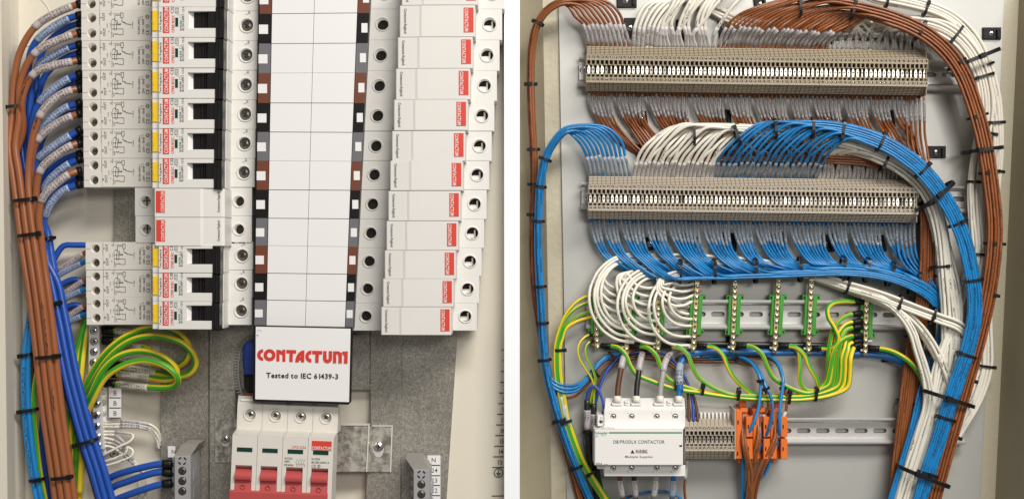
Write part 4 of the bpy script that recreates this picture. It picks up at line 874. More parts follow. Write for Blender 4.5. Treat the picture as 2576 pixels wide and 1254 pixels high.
# ------------------------------------------------------------------ terminal rows
TD = 104.0
def terminal(pal, w, x0, y0, H):
    """one feed-through terminal; y0 = top, H = height"""
    t = thing('terminal_block', 'x', 'terminal block', P(x0+w/2, y0+H/2, 80)); xa, xb = x0+0.25, x0+w-0.25; f = H/111.6
    m = MB(); Y = lambda v: y0+v*f
    # stepped ribs top and bottom
    for i in range(5):
        m.box(xa+0.2, Y(0.3+i*4.05), xb-0.2, Y(3.5+i*4.05), 20, 62+i*7.5, 0.5); m.box(xa+0.2, Y(107.8-i*4.0), xb-0.2, Y(111.2-i*4.0), 20, 62+i*7.5, 0.5)
    m.box(xa+0.3, Y(0), xb-0.3, Y(22), 18, 58); m.box(xa+0.3, Y(90), xb-0.3, Y(111.6), 18, 58)
    for ya, yb, yc in ((20.5, 34, 26.8), (76.5, 90.5, 82.5)): m.hole(xa, Y(ya), xb, Y(yb), TD, (xa+xb)/2, Y(yc), w*0.36, 9, 12, False)
    for ya, yb in ((20.5, 34), (76.5, 90.5)):
        for yy in (Y(ya), Y(yb)): m.face([m.add(Pr(x, yy, d, TD)) for x, d in ((xa, 30), (xb, 30), (xb, TD), (xa, TD))])
    for xx in (xa, xb): m.face([m.add(Pr(xx, y, d, TD)) for y, d in ((Y(20.5), 20), (Y(90.5), 20), (Y(90.5), TD), (Y(76.5), TD), (Y(73), 92), (Y(38), 92), (Y(34), TD), (Y(20.5), TD))])
    m.box(xa, Y(34), xa+1.3, Y(46), 70, TD); m.box(xb-1.3, Y(34), xb, Y(46), 70, TD); m.box(xa, Y(68), xa+1.3, Y(76.5), 70, TD); m.box(xb-1.3, Y(68), xb, Y(76.5), 70, TD)
    m.box(xa, Y(34), xb, Y(76.5), 20, 74)
    m.box(xa, Y(44.5), xb, Y(46.5), 70, TD-6); m.box(xa, Y(72-4), xb, Y(70), 70, TD-6)
    m.build('housing', pal, t)
    for yc, rt in ((26.8, 40), (82.5, -30)):
        s = MB(); s.dome((xa+xb)/2, Y(yc), w*0.352, TD-4.5, 2.6, 10, 2); so = s.build('screw', 'screwsteel', t); q = MB(); a = math.radians(rt); q.line([((xa+xb)/2-3*math.cos(a), Y(yc)-3*math.sin(a)), ((xa+xb)/2+3*math.cos(a), Y(yc)+3*math.sin(a))], 1.0, TD-1.7); q.build('slot', 'dark', so)
    xm = (xa+xb)/2; l = MB(); l.poly([(xm-w*.26, Y(47)), (xm-w*.26, Y(52)), (xm-w*.36, Y(53)), (xm-w*.36, Y(65)), (xm-w*.26, Y(66)), (xm-w*.26, Y(72)), (xm+w*.26, Y(72)), (xm+w*.26, Y(66)), (xm+w*.36, Y(65)), (xm+w*.36, Y(53)), (xm+w*.26, Y(52)), (xm+w*.26, Y(47))], 76, 92, 0.8)
    lk = l.build('contact_link', 'linkmetal', t); h = MB(); h.cyl(xm, Y(57.5), w*0.19, 90, 92.4, 10); h.build('test_hole', 'dark', lk)
    freeze(t); return t
rowinfo = []
def nth(n): return ORD[n-1] if n <= 12 else '%d%s' % (n, 'th' if 10 < n % 100 < 14 else {1: 'st', 2: 'nd', 3: 'rd'}.get(n % 10, 'th'))
for rname, x0, x1, ya, yb, H, n, pal in (('upper', 1475.5, 2329, 116.6, 127.6, 111.8, 76, 'termbeige'), ('middle', 1480.5, 2305, 443, 452.8, 106.8, 76, 'termpale')):
    w = (x1-x0)/n; proto = terminal(pal, w*1.003, x0, ya, H)
    sl = math.atan((yb-ya)/(x1-x0)); cen = []
    for i in range(n):
        o = proto if i == 0 else copy_tree(proto)
        x = x0+w*(i+0.5); y = ya+(yb-ya)*(x-x0)/(x1-x0)
        o.location = P(x, y+H/2, 80+(1.4 if i % 7 == 3 else 0)+R.uniform(-.5, .5)); o.rotation_euler = (0, sl, 0); cen.append((x, y))
        if i == 0: lb = 'beige terminal block at the far left end of the %s row' % rname
        elif i == n-1: lb = 'beige terminal block at the far right end of the %s row' % rname
        else: lb = 'beige terminal block in the %s row, %s from the left, under the wire marked %02d' % (rname, nth(i+1), i+1)
        tag(o, lb, group=('beige terminals in the %s row' % rname) if 0 < i < n-1 else None)
        for c in o.children:
            if c.name.startswith('contact_link'): c.rotation_euler = (R.gauss(0, 0.03), 0, R.gauss(0, 0.045)); c.scale = (0.45 if i and R.random() < 0.07 else 1, 1, 1)
    rowinfo.append((cen, w, H))
    e = MB(); e.box(x1+0.2, yb, x1+2.4, yb+H, 20, TD-6, 0.6); eo = e.build('end_plate', pal); tag(eo, 'thin beige end plate closing the right end of the %s terminal row' % rname, 'end plate')
# ------------------------------------------------------------------ looms
BR = Loom([(1860, 60, 70), (1905, 36, 84), (1960, 18, 92), (2040, 12, 96), (2131, 20, 100), (2230, 42, 104), (2312, 75, 106), (2375, 122, 108), (2420, 185, 110), (2447, 255, 112), (2470, 335, 114), (2484, 410, 116), (2494, 480, 116), (2502, 560, 116), (2500, 640, 116), (2487, 740, 114), (2462, 850, 110), (2430, 960, 106), (2400, 1060, 104), (2372, 1160, 100), (2346, 1260, 98), (2326, 1360, 96)])
BL = Loom([(1806, 372, 96), (1840, 346, 108), (1900, 329, 116), (1990, 322, 122), (2070, 322, 126), (2131, 330, 128), (2205, 352, 130), (2262, 382, 132), (2318, 425, 134), (2364, 480, 136), (2400, 540, 136), (2425, 600, 136), (2441, 665, 136), (2452, 740, 134), (2451, 800, 130), (2437, 870, 126), (2412, 945, 122), (2386, 1025, 118), (2360, 1110, 114), (2334, 1190, 110), (2312, 1270, 108), (2296, 1360, 106)])
W3 = Loom([(1600, 400, 80), (1640, 362, 84), (1700, 343, 86), (1780, 338, 86), (1870, 341, 86), (1960, 346, 86), (2050, 356, 88), (2131, 375, 92), (2200, 397, 94), (2262, 427, 96), (2312, 470, 98), (2340, 520, 98), (2358, 590, 96), (2366, 670, 94), (2372, 740, 92), (2376, 820, 90), (2374, 900, 88), (2362, 960, 86), (2340, 1040, 86), (2318, 1110, 86), (2292, 1190, 84), (2270, 1270, 84), (2250, 1360, 84)])
B2 = Loom([(1545, 335, 30), (1580, 358, 30), (1640, 376, 30), (1740, 382, 32), (1850, 384, 34), (1960, 386, 36), (2080, 390, 40), (2190, 398, 42), (2270, 416, 42), (2318, 458, 42), (2334, 520, 42), (2337, 600, 42), (2335, 680, 42), (2325, 760, 40), (2308, 830, 40), (2297, 900, 40), (2287, 980, 40), (2277, 1060, 40), (2267, 1150, 40), (2258, 1250, 40), (2250, 1360, 40)])
BH = Loom([(1530, 640, 46), (1570, 664, 48), (1630, 678, 50), (1710, 683, 52), (1800, 682, 54), (1900, 680, 56), (2000, 677, 56), (2100, 674, 58), (2180, 678, 58), (2250, 692, 58), (2310, 716, 58), (2352, 745, 54), (2378, 790, 46), (2374, 860, 40), (2350, 930, 42), (2328, 990, 54), (2312, 1060, 58), (2292, 1130, 58), (2270, 1200, 58), (2250, 1270, 58), (2232, 1360, 58)])
WA = Loom([(1700, -22, 30), (1760, 4, 30), (1820, 38, 30), (1880, 60, 28), (1970, 72, 28), (2080, 76, 28), (2180, 70, 36), (2250, 58, 44), (2320, 54, 60), (2388, 76, 76), (2440, 124, 80), (2474, 196, 76), (2484, 280, 66), (2470, 370, 60), (2458, 470, 60), (2462, 560, 70), (2466, 640, 74), (2450, 720, 72), (2424, 810, 68), (2402, 890, 66), (2388, 960, 66), (2376, 1020, 66), (2340, 1120, 66), (2300, 1230, 66), (2270, 1360, 66)])
WB = Loom([(2120, -50, 64), (2200, -10, 66), (2270, 4, 70), (2340, 22, 74), (2400, 52, 76), (2446, 100, 78), (2478, 165, 74), (2498, 240, 70), (2506, 320, 66), (2506, 400, 60), (2498, 480, 54), (2488, 560, 48), (2482, 650, 44), (2478, 760, 44), (2478, 850, 48), (2478, 920, 52), (2458, 990, 56), (2426, 1050, 58), (2384, 1120, 56), (2346, 1200, 52), (2316, 1280, 50), (2290, 1360, 50)])
W3.wf = ([0, W3.near(2366, 670), W3.near(2362, 960), W3.len], [1, 1, 1.75, 1.6])
WA.wf = ([0, WA.near(2466, 640), WA.near(2400, 890), WA.len], [1, 1, 1.25, 1.3])
WL = Loom([(1600, 655, 26), (1660, 648, 26), (1760, 650, 26), (1860, 656, 26), (1960, 668, 28), (2050, 692, 36), (2131, 718, 60), (2210, 742, 84), (2290, 772, 100), (2360, 798, 108), (2420, 822, 106), (2448, 850, 90)])
WS = Loom([(1960, 668, 28), (2050, 696, 36), (2131, 724, 60), (2215, 756, 84), (2270, 786, 96), (2318, 832, 102), (2352, 885, 104), (2378, 945, 100), (2392, 1000, 92), (2380, 1080, 80), (2340, 1180, 76), (2300, 1280, 76), (2275, 1360, 76)])
def offsets(n, width, r, first):
    """packed places in a bundle: the first joiner sits at offset sign `first`"""
    nc = max(1, int(width/(2*r))); nl = int(math.ceil(n/nc)); out = []
    for i in range(n):
        c, l = divmod(i, nl); a = (c+0.5+0.28*(l % 2))/(math.ceil(n/nl)+0.28)
        out.append((first*(width/2-r)*(1-2*a), (l-(nl-1)/2)*1.72*r))
    return out, nl
def run(row, i, j, side, loom, width, first, m, r, label, group, lead, sl, sm, text, join, up=1, off=None, jitter=4, dd=46, end=None, wob=1.2, joindx=0, gap=0.0):
    """wires from the terminals i..j-1 of a row into a loom. side -1: above the row, +1: below it.
    lead(k) -> list of free points after the sleeve; sl = (start, end) of the sleeve along the wire"""
    cen, w, H = rowinfo[row]; n = j-i; of = off or offsets(n, width, r, first)[0]; objs = []
    for k in range(n):
        x, y = cen[i+k]; yy = y+3 if side < 0 else y+H-3; f = (k+0.5)/n
        free = [(x, yy-side*6, dd), (x, yy+side*3, dd)]+lead(k, f, x, yy)
        a, b = of[k]; lx_, ly_, ld = free[-1]
        q = join(k, f, x); pts = free+loom.follow(q, loom.len if end is None else end, a, b, wob)
        tx_ = text % (i+k+1) if '%' in text else text
        s0 = sl[0]+R.uniform(-jitter, jitter)
        cable(label+', %s from the left%s' % (nth(k+1), ' of its kind' if n < 70 else ''), pts, r*0.93, m, group, 'wire', 'wire', 11.0, 8, [(s0, s0+sl[1], sm, r+0.35, tx_, 5.0)])
# --- upper row, above
def fan(dx0, dx1, dy, dp, ex=None):
    return lambda k, f, x, yy: [(x+(dx0+(dx1-dx0)*f)*0.35, yy-dy*0.45, dp-10), (x+dx0+(dx1-dx0)*f, yy-dy, dp)]+(ex(k, f, x, yy) if ex else [])
LBR = Loom([(1500, 20, 60), (1470, 6, 66), (1440, 2, 70), (1405, 8, 72), (1374, 28, 66), (1353, 58, 56), (1341, 100, 44), (1336, 150, 36), (1335, 220, 32), (1338, 300, 30), (1342, 380, 26), (1343, 460, 20), (1341, 540, 16), (1340, 640, 12), (1346, 740, 10), (1362, 840, 12), (1376, 930, 16), (1394, 1010, 20), (1420, 1110, 20), (1450, 1220, 20), (1480, 1340, 20)])
def leadA(k, f, x, yy): return [(x-4, yy-26, 56), (x-14, yy-58, 66), (x-22-14*(1-f), yy-78-6*f, 72), (x-46-12*f, yy-96-22*f, 74)]
run(0, 0, 10, -1, LBR, 27, 1, 'wbrown', 4.0, 'brown wire arching left from the upper row', 'brown wires arching left', leadA, (16, 52), 'sleeve', 'OUT|%02d|L', lambda k, f, x: LBR.near(1418, 6)+0*f, wob=0.6)
def leadB(k, f, x, yy):
    if k < 6: return [(x+1, yy-30, 56), (x+6+4*f, yy-62, 62), (x+26+18*f, yy-104, 60), (x+70, yy-122, 46)]
    if k < 13: return [(x+2, yy-30, 56), (x+10, yy-62, 64), (x+28-6*f, yy-108-4*f, 60), (x+50, yy-150, 46)]
    return [(x-4, yy-30, 56), (x-12, yy-60, 70), (x-8, yy-104, 74), (x+12, yy-150, 60)]
run(0, 10, 16, -1, WA, 40, 1, 'wwhite', 4.4, 'white wire curving right from the upper row', 'white wires at the left of the upper row', leadB, (10, 52), 'sleevewhite', 'OUT|%02d|S', lambda k, f, x: WA.near(x+190, 40), off=offsets(6, 40, 4.2, 1)[0])
cen, w_, H_ = rowinfo[0]
for k in range(13):
    i = 16+k; x, y = cen[i]; f = k/12
    pts = [(x, y+9, 46), (x, y, 46), (x-1-4*(k % 3), y-30, 56)]+([(x-4-7*f, y-60, 66), (x+2+18*(1-f), y-104, 74), (x+38, y-140, 70), (x+90, y-170, 60)] if k % 4 else [(x+20, y-66, 70), (x+52, y-110, 80), (x+96, y-146, 76), (x+150, y-170, 70)])
    cable('white wire rising past the top edge above the upper row, %s from the left' % nth(k+1), pts, 4.4, 'wwhite', 'white wires rising past the top edge', 'wire', 'wire', 10, 8, [(8, 62, 'sleevewhite', 5.8, 'OUT|%02d|S' % (i+1), 4.3)])
def leadC(k, f, x, yy):
    e = 1-f
    return [(x+5+4*f, yy-22, 54), (x+22+16*f, yy-58+12*f, 70+16*(k % 3)/3), (x+48+26*f, yy-84+20*f, 82), (x+98+10*f, yy-106+20*f, 90)]
run(0, 29, 54, -1, BR, 50, 1, 'wbrown', 3.9, 'brown wire fanning right from the upper row', 'brown wires of the big right loom', leadC, (18, 50), 'sleeve', 'OUT|%02d|L', lambda k, f, x: BR.near(x+185-20*f, 16+20*f), wob=1.6)
def leadD(k, f, x, yy): return [(x+3*((k*7) % 5-2), yy-30, 50), (x+6+5*((k*5) % 7-3), yy-62, 56), (x+24+4*((k*3) % 5-2), yy-82+2*f, 66)]
run(0, 54, 76, -1, WA, 56, -1, 'wwhite', 4.2, 'white wire at the right of the upper row', 'white wires at the right of the upper row', leadD, (8, 50), 'sleevewhite', 'OUT|%02d|S', lambda k, f, x: min(WA.near(x+74, 60), WA.near(2378, 84)+10*f), off=offsets(22, 56, 4.0, -1)[0], wob=2.6)
WT = Loom([(2140, 722, 62), (2215, 752, 86), (2258, 782, 98), (2292, 830, 104), (2312, 890, 106), (2330, 950, 104), (2336, 1010, 100), (2318, 1080, 94), (2290, 1170, 90), (2264, 1260, 88), (2244, 1360, 88)])
WU = Loom([(2440, 640, 84), (2425, 720, 92), (2402, 800, 98), (2374, 870, 102), (2354, 940, 102), (2346, 1010, 100), (2332, 1090, 96), (2300, 1190, 92), (2274, 1280, 90), (2254, 1360, 90)])
WV = Loom([(2360, 560, 92), (2384, 660, 96), (2402, 740, 98), (2406, 820, 98), (2398, 900, 98), (2376, 980, 96), (2350, 1060, 94), (2318, 1160, 92), (2290, 1260, 90), (2268, 1360, 90)])
for L_, n_, w_, what in ((WT, 9, 36, 'bowing out from the white branch'), (WU, 7, 34, 'crossing down from behind the blue loom'), (WV, 9, 44, 'on the right of the inner white loom')):
    for k in range(n_):
        a, b = offsets(n_, w_, 3.9, 1)[0][k]
        cable('white wire %s, %s of its kind' % (what, nth(k+1)), L_.follow(0, L_.len, a, b, 3.2), 3.9, 'wwhite', 'white wires '+what, 'wire', 'wire', 12, 8)
for k in range(14):
    a, b = offsets(14, 44, 4.2, 1)[0][k]
    cable('white wire of the outer loom round the top right corner, %s from outside' % nth(k+1), WB.follow(0, WB.len, a, b, 2.2), 4.2, 'wwhite', 'white wires of the outer right loom', 'wire', 'wire', 12, 8)
for k in range(7):
    a, b = offsets(7, 34, 4.2, 1)[0][k]
    L_ = Loom([(1690, -30, 26), (1745, -2, 24), (1800, 34, 22), (1845, 62, 20), (1900, 84, 18), (1990, 92, 18), (2100, 90, 18), (2200, 84, 20), (2300, 96, 22)])
    cable('white wire crossing low behind the brown fan, %s from above' % nth(k+1), L_.follow(0, L_.len, a, b, 2.0), 4.2, 'wwhite', 'white wires behind the brown fan', 'wire', 'wire', 12, 8)
# --- upper row, below
CL = [6, 7, 10, 8, 6, 8, 5, 7, 6, 5, 4, 4]
def clump(k):
    s0 = 0
    for q, n in enumerate(CL):
        if k < s0+n: return k-(s0+(n-1)/2), n, q
        s0 += n
def leadE(k, f, x, yy):
    o_, n, q = clump(k); g = -o_*6.8
    g *= 0.75
    if f < 0.93: return [(x+1+g*0.10, yy+16, 48), (x+5+g*0.32+R.uniform(-1.2, 1.2), yy+44, 44+2*(k % 3)), (x+13+g*0.52, yy+72, 38+3*(k % 3)), (x+27+g*0.62, yy+95, 32+3*(k % 2))]
    return [(x+1, yy+20, 50), (x+2, yy+60, 46), (x+3, yy+100, 40), (x+5+4*f, yy+140, 40)]
o2, nl2 = offsets(76, 50, 3.2, -1)
def joinE(k, f, x): return B2.near(x+96, 384) if x < 2240 else B2.near(2312+8*f, 452) + (x-2240)*0.55
run(0, 0, 76, 1, B2, 50, -1, 'wbrown', 3.4, 'brown wire hanging below the upper row', 'brown wires below the upper row', leadE, (22, 52), 'sleeve', 'D|T|W|%02d|L', joinE, off=o2, dd=44, jitter=6, wob=0.8)
# --- middle row, above
LBL = Loom([(1510, 320, 70), (1480, 312, 80), (1450, 315, 86), (1415, 334, 86), (1388, 366, 80), (1370, 405, 72), (1360, 455, 64), (1355, 530, 56), (1354, 610, 52), (1357, 690, 48), (1362, 770, 46), (1366, 850, 46), (1373, 920, 48), (1388, 990, 50), (1408, 1060, 50), (1432, 1130, 50), (1460, 1200, 50), (1490, 1270, 50), (1525, 1350, 50)])
def leadF(k, f, x, yy): return [(x-3, yy-24, 56), (x-12, yy-58, 68), (x-20-6*(1-f), yy-84-8*f, 78), (x-44-16*f, yy-104-24*f, 84)]
run(1, 0, 10, -1, LBL, 27, 1, 'wblue', 3.9, 'blue wire arching left from the middle row', 'blue wires arching left', leadF, (14, 50), 'sleeveblue', 'OUT|%02d|N', lambda k, f, x: LBL.near(1424, 328), wob=0.5)
def leadG(k, f, x, yy): return [(x+3, yy-24, 56), (x+11+3*(k % 3), yy-52, 72), (x+28+4*(k % 4), yy-80+3*f, 84)]
run(1, 10, 29, -1, W3, 48, 1, 'wwhite', 4.4, 'white wire fanning right from the middle row', 'white wires of the inner loom, left part', leadG, (4, 48), 'sleevewhite', 'OUT|%02d|N', lambda k, f, x: W3.near(x+96-20*f, 345), off=[(a+14, b) for a, b in offsets(19, 34, 4.2, 1)[0]], wob=2.4)
def leadH(k, f, x, yy): return [(x+3+2*(k % 3), yy-22, 60), (x+10+5*(k % 4), yy-50, 84), (x+28+6*(k % 3), yy-78+4*f, 108)]
run(1, 29, 53, -1, BL, 46, 1, 'wblue', 3.8, 'blue wire fanning right from the middle row', 'blue wires of the big right loom', leadH, (14, 44), 'sleeveblue', 'OUT|%02d|N', lambda k, f, x: BL.near(x+110-14*f, 322), wob=1.0)
def leadI(k, f, x, yy): return [(x+2, yy-22, 50), (x+3+1.6*((k*5) % 7-3), yy-46, 58-10*f), (x+14+1.2*((k*3) % 5-2), yy-64, 68-18*f)]
run(1, 53, 76, -1, W3, 48, 1, 'wwhite', 4.2, 'white wire at the right of the middle row', 'white wires of the inner loom, right part', leadI, (4, 42), 'sleevewhite', 'OUT|%02d|N', lambda k, f, x: W3.near(x+58, 372+0.42*max(0, x-2130)), off=[(a-10, b) if k_ < 9 else (14-2.2*(k_-9), -26-3*(k_ % 3)) for k_, (a, b) in enumerate(offsets(23, 40, 4.0, 1)[0])], wob=2.4)
# --- middle row, below
CL2 = [3, 4, 6, 5, 8, 7, 5, 8, 9, 5, 8, 8]
def leadJ(k, f, x, yy):
    s0 = 0
    for n in CL2:
        if k < s0+n: break
        s0 += n
    g = -(k-(s0+(n-1)/2))*6.5
    g *= 0.75
    if f < 0.94: return [(x+1+g*0.08, yy+16, 48), (x+5+g*0.28+R.uniform(-1.2, 1.2), yy+44, 46+2*(k % 3)), (x+13+g*0.5, yy+69, 46+2*(k % 3)), (x+25+g*0.6, yy+90, 46), (x+45+g*0.6, yy+109, 48)]
    return [(x, yy+18, 52), (x+1, yy+50, 54), (x+8, yy+90, 56), (x+26, yy+118, 58)]
o3, nl3 = offsets(76, 46, 3.2, -1)
run(1, 0, 76, 1, BH, 56, -1, 'wblue', 3.5, 'blue wire hanging below the middle row', 'blue wires below the middle row', leadJ, (16, 52), 'sleeveblue', 'D|1|W|%02d|N', lambda k, f, x: BH.near(x+104, 690) if x < 2200 else BH.near(x+72, 705), off=o3, dd=44, jitter=6, wob=0.9)
# ------------------------------------------------------------------ white loops into the earth bars
def bx(i, y):
    tops = [(1497, 715), (1588, 735), (1656, 705), (1755, 702), (1850, 705), (1959, 705), (2042, 706), (2181, 752)]; bots = [(1502, 872), (1575, 878), (1655, 878), (1744, 878), (1843, 878), (1949, 880), (2034, 882), (2177, 886)]
    (xa, ya), (xb, yb) = tops[i], bots[i]; return xa+(xb-xa)*(y-ya)/(yb-ya)
nW = 0
def loop(label, pts, loomj=None, off=(0, 0), r=3.8):
    q = list(pts)
    if loomj is not None: q += loomj.follow(loomj.near(q[-1][0]+60, q[-1][1]), loomj.len, off[0], off[1], 1.5)
    cable(label, q, r, 'wwhite', 'white loops to the earth bars', 'wire', 'wire', 9, 8)
ofl = offsets(16, 34, 4.0, 1)[0]
def cloop(label, i, y, xl, yt, xc, dm, lm, of, over):
    """C shaped loop: from the bar clamp at height y round the left extreme xl to the top yt and away to the right"""
    x = bx(i, y); ym, hb, a_ = (y+yt)/2, (y-yt)/2, xc-xl; pts = [(x-4, y, 42), ((x+xc)/2, y, 50)]
    for q in range(9): t_ = math.radians(-90-22.5*q+0.0); pts.append((xc+a_*math.cos(t_)*(1.0), ym-hb*math.sin(t_), 54+(dm-54)*math.sin(math.pi*q/8) if q < 5 else dm-(dm-34)*(q-4)/4))
    pts += over
    loop(label, pts, lm, of)
for k in range(4): cloop('large white loop bulging left of the first earth bar, %s from its outside' % ORD[k], 1, 861-14*k-3*(k == 2), 1482+10*k+3*(k == 1), 638+6*k+4*(k == 2), 1592-3*k, 84-3*k, WL if k % 2 else WS, ofl[k], [(1640, 640+5*k, 30)])
for k in range(4): cloop('white loop bulging left of the second earth bar, %s from its outside' % ORD[k], 2, 864-19*k-4*(k == 1), 1553+13*k-5*(k == 2), 672+8*k, 1644+2*k, 88-3*k, WL if k % 2 else WS, ofl[5+k], [(1690, 664+3*k, 30)])
for k in range(4): cloop('white loop bulging left of the third earth bar, %s from its outside' % ORD[k], 3, 868-22*k-5*(k == 2), 1632+17*k-4*(k == 1), 688+6*k, 1708+8*k, 84-3*k, WL if k % 2 else WS, ofl[10+k], [(1750, 672+2*k, 30)])
for k, y in enumerate((712, 725, 740, 754)):
    x = bx(3, y); loop('white U bend reaching the fourth earth bar, %s from the top' % ORD[k], [(x-4, y, 44), (x-34, y+5+3*k, 58), (x-62, y+4*k, 66), (1668-5*k, 716+4*k, 66), (1672-3*k, 698, 56), (1696, 684, 42), (1744, 670, 32)], WL, ofl[12+k % 4])
for k, y in enumerate((722, 742, 764, 786)):
    x = bx(2, y); loop('white U bend between the second and third earth bars, %s from the top' % ORD[k], [(x-4, y, 40), (x-30, y+2, 50), (x-58, y-8, 58), (1576-6*k, y-34-3*k, 60), (1572-6*k, 704-3*k, 54), (1590, 682, 42), (1640, 660, 30)])
for k, y in enumerate((728, 746, 766, 786)):
    loop('white U bend between the first and second earth bars, %s from the top' % ORD[k], [(1578, y-8, 36), (1552, y-3, 46), (1530, y-12, 52), (1512-3*k, y-36-2*k, 54), (1506-3*k, 704-3*k, 52), (1522, 680, 42), (1570, 656, 30)])
for k, y in enumerate((772, 790, 806)):
    x = bx(3, y); loop('white wire sagging between the third and fourth earth bars, %s from the top' % ORD[k], [(x-4, y, 38), (x-30, y-3, 46), (x-58, y-18, 50), (1668, y-40, 50)])
# ------------------------------------------------------------------ earth bars with green feet
tops = [(1497, 712), (1588, 738), (1657, 705), (1755, 702), (1850, 705), (1959, 705), (2042, 706), (2181, 752)]; bots = [(1502, 874), (1575, 880), (1655, 880), (1744, 880), (1843, 880), (1949, 882), (2034, 884), (2177, 888)]
for i in range(8):
    (xa, ya), (xb, yb) = tops[i], bots[i]; X = lambda y: xa+(xb-xa)*(y-ya)/(yb-ya)
    lb = ['leftmost brass earth bar, mostly behind the big white loops', 'second brass earth bar from the left among white loops', 'third brass earth bar from the left, right of the white loops at its top', 'fourth brass earth bar, with copper tails at its right and white wires at its left', 'bare brass earth bar just right of the one holding white wires', 'bare brass earth bar in the middle of the three empty ones', 'bare brass earth bar with a yellow earth cable hooked at its bottom right', 'rightmost brass earth bar, with several black booted green and yellow cables'][i]
    t = thing('earth_bar', lb, 'earth bar', P((xa+xb)/2, (ya+yb)/2, 50), 'brass earth bars on green feet')
    m = MB(); m.poly([(xa-5.5, ya-5), (xb-5.5, yb+5), (xb+5.5, yb+5), (xa+5.5, ya-5)], 38, 56, 0.8); m.build('bar', 'brass', t)
    n = max(8, int((yb-ya)/13)); 
    for k in range(n):
        y = ya+3+(yb-ya-4)*k/(n-1)
        if k in (int(n*0.38), int(n*0.66)): m = MB(); m.cyl(X(y), y, 3.6, 54, 56.4, 12); m.build('bar_fixing', 'screwdark', t); continue
        screw(t, X(y)+R.uniform(-.6, .6), y, 5.6, 57, 'screwsteel', 'clamp_screw', R.uniform(0, 90), 3.0)
    fa, fb = (742, 842) if i < 7 else (748, 850)
    for side in (-1, 1):
        m = MB(); x0, x1 = (X(fa)-14, X(fa)-6) if side < 0 else (X(fa)+6, X(fa)+16); s_ = X(fb)-X(fa)
        m.poly([(x0, fa), (x0+s_, fb), (x1+s_, fb), (x1, fa)], 30, 50, 0.8)
        for yy in (fa, fb-14):
            o_ = X(yy)-X(fa); m.box((x0-7 if side < 0 else x1-1)+o_, yy-1, (x0+1 if side < 0 else x1+7)+o_, yy+13, 20, 44, 0.8)
        m.build('foot', 'greenfoot', t)
        m = MB()
        for yy in (fa, fb-14):
            o_ = X(yy)-X(fa); xx = (x0-3 if side < 0 else x1+3)+o_; m.box(xx-2, yy+3.5, xx+2, yy+9, 43, 44.4)
        m.build('foot_notch', 'dark', t)
    m = MB(); m.box(xb-12, yb-11, xb-4, yb-5, 42, 50, 1); m.build('core_end', 'steel' if i else 'copper', t)
    if i == 3:
        for yy in (706, 719, 732, 746, 757, 782, 792, 855): m = MB(); m.box(X(yy)+5, yy-2, X(yy)+12, yy+2.5, 42, 47, 0.8); m.build('core_tail', 'copper', t)
    if i == 7:
        for yy in (762, 786, 797, 809, 833, 845, 857): m = MB(); m.box(X(yy)+5, yy-2.5, X(yy)+17, yy+2.5, 42, 48, 0.8); m.build('core_tail', 'steel', t)
# earth cables
ends = [(788, 2083, 983), (808, 2096, 987), (822, 2107, 991), (846, 2118, 995), (858, 2128, 999), (868, 2139, 1003)]
for k in range(6):
    lane = 5-k; ey, ex, ry = ends[lane]; b_ = 66+(lane % 2)*7
    x, y = bots[k][0]+5, 868
    f = [(x, y, 46), (x+24, y+1, 52), (x+50, y+6, 60), (x+70, y+24, 66), (x+82, y+54, 70), (x+100, y+84, 72)]
    if k == 0: f = [(1507, 869, 46), (1530, 869, 52), (1556, 874, 60), (1574, 892, 66), (1584, 916, 70), (1600, 940, 72), (1640, 958, 72)]
    dy = (lane-2.5)*3.6; xr = f[-1][0]
    for xx, yy in ((1700, 969), (1760, 978), (1830, 988), (1900, 994), (1970, 996), (2030, 994)):
        if xx > xr+48: f.append((xx, yy+dy, b_))
    h_ = (ex-2083)*0.55
    f += [(2062+h_, 982+dy+1, b_), (ex-7, 962+h_*0.35, b_), (ex, 930, b_), (ex+1, 892+lane*2, b_), (ex+4+(5-lane)*2.2, ey+20+(5-lane)*3.2, 66), (max(2126+1.5*lane, ex+8), ey+8, 58), (2154, ey+0.5, 52), (2174, ey-1, 46)]
    cable('green and yellow earth cable from the %s brass bar to the rightmost bar' % ORD[k], f, 5.6, ('gy', 'gy', 'gyyellow', 'gyyellow', 'gy', 'gyyellow')[k], 'earth cables between the brass bars', sides=10, step=8, boots=[(4, 30, 7, 'boot'), (-32, -6, 7.6, 'boot')])
f = [(2039, 874, 46), (2056, 874, 52), (2080, 876, 62), (2100, 868, 72), (2108, 848, 78), (2098, 822, 80), (2084, 798, 80), (2082, 776, 78), (2096, 762, 72), (2124, 757, 62), (2150, 758, 54), (2176, 760, 46)]
cable('yellow and green S shaped earth cable between the last two earth bars', f, 5.6, 'gyyellow', sides=10, step=7, boots=[(4, 28, 7, 'boot'), (-30, -6, 7.6, 'boot')])
cable('green and yellow U shaped earth cable below the last bare bar', [(1996, 868, 46), (2008, 880, 56), (2013, 920, 64), (2012, 955, 66), (2024, 978, 68), (2048, 982, 68), (2076, 968, 70), (2088, 930, 74), (2096, 890, 76), (2112, 860, 72), (2140, 846, 60), (2174, 843, 48)], 5.6, 'gyyellow', sides=10, step=8, boots=[(-32, -6, 7.6, 'boot')])
cable('green and yellow earth cable leaving right of the rightmost bar, over the brown loom', [(2182, 876, 46), (2206, 876, 54), (2240, 882, 66), (2276, 900, 80), (2304, 926, 88), (2322, 958, 90), (2330, 1000, 84), (2326, 1060, 60), (2310, 1120, 40)], 6.4, 'gy', sides=10, boots=[(2, 30, 7.6, 'boot')])
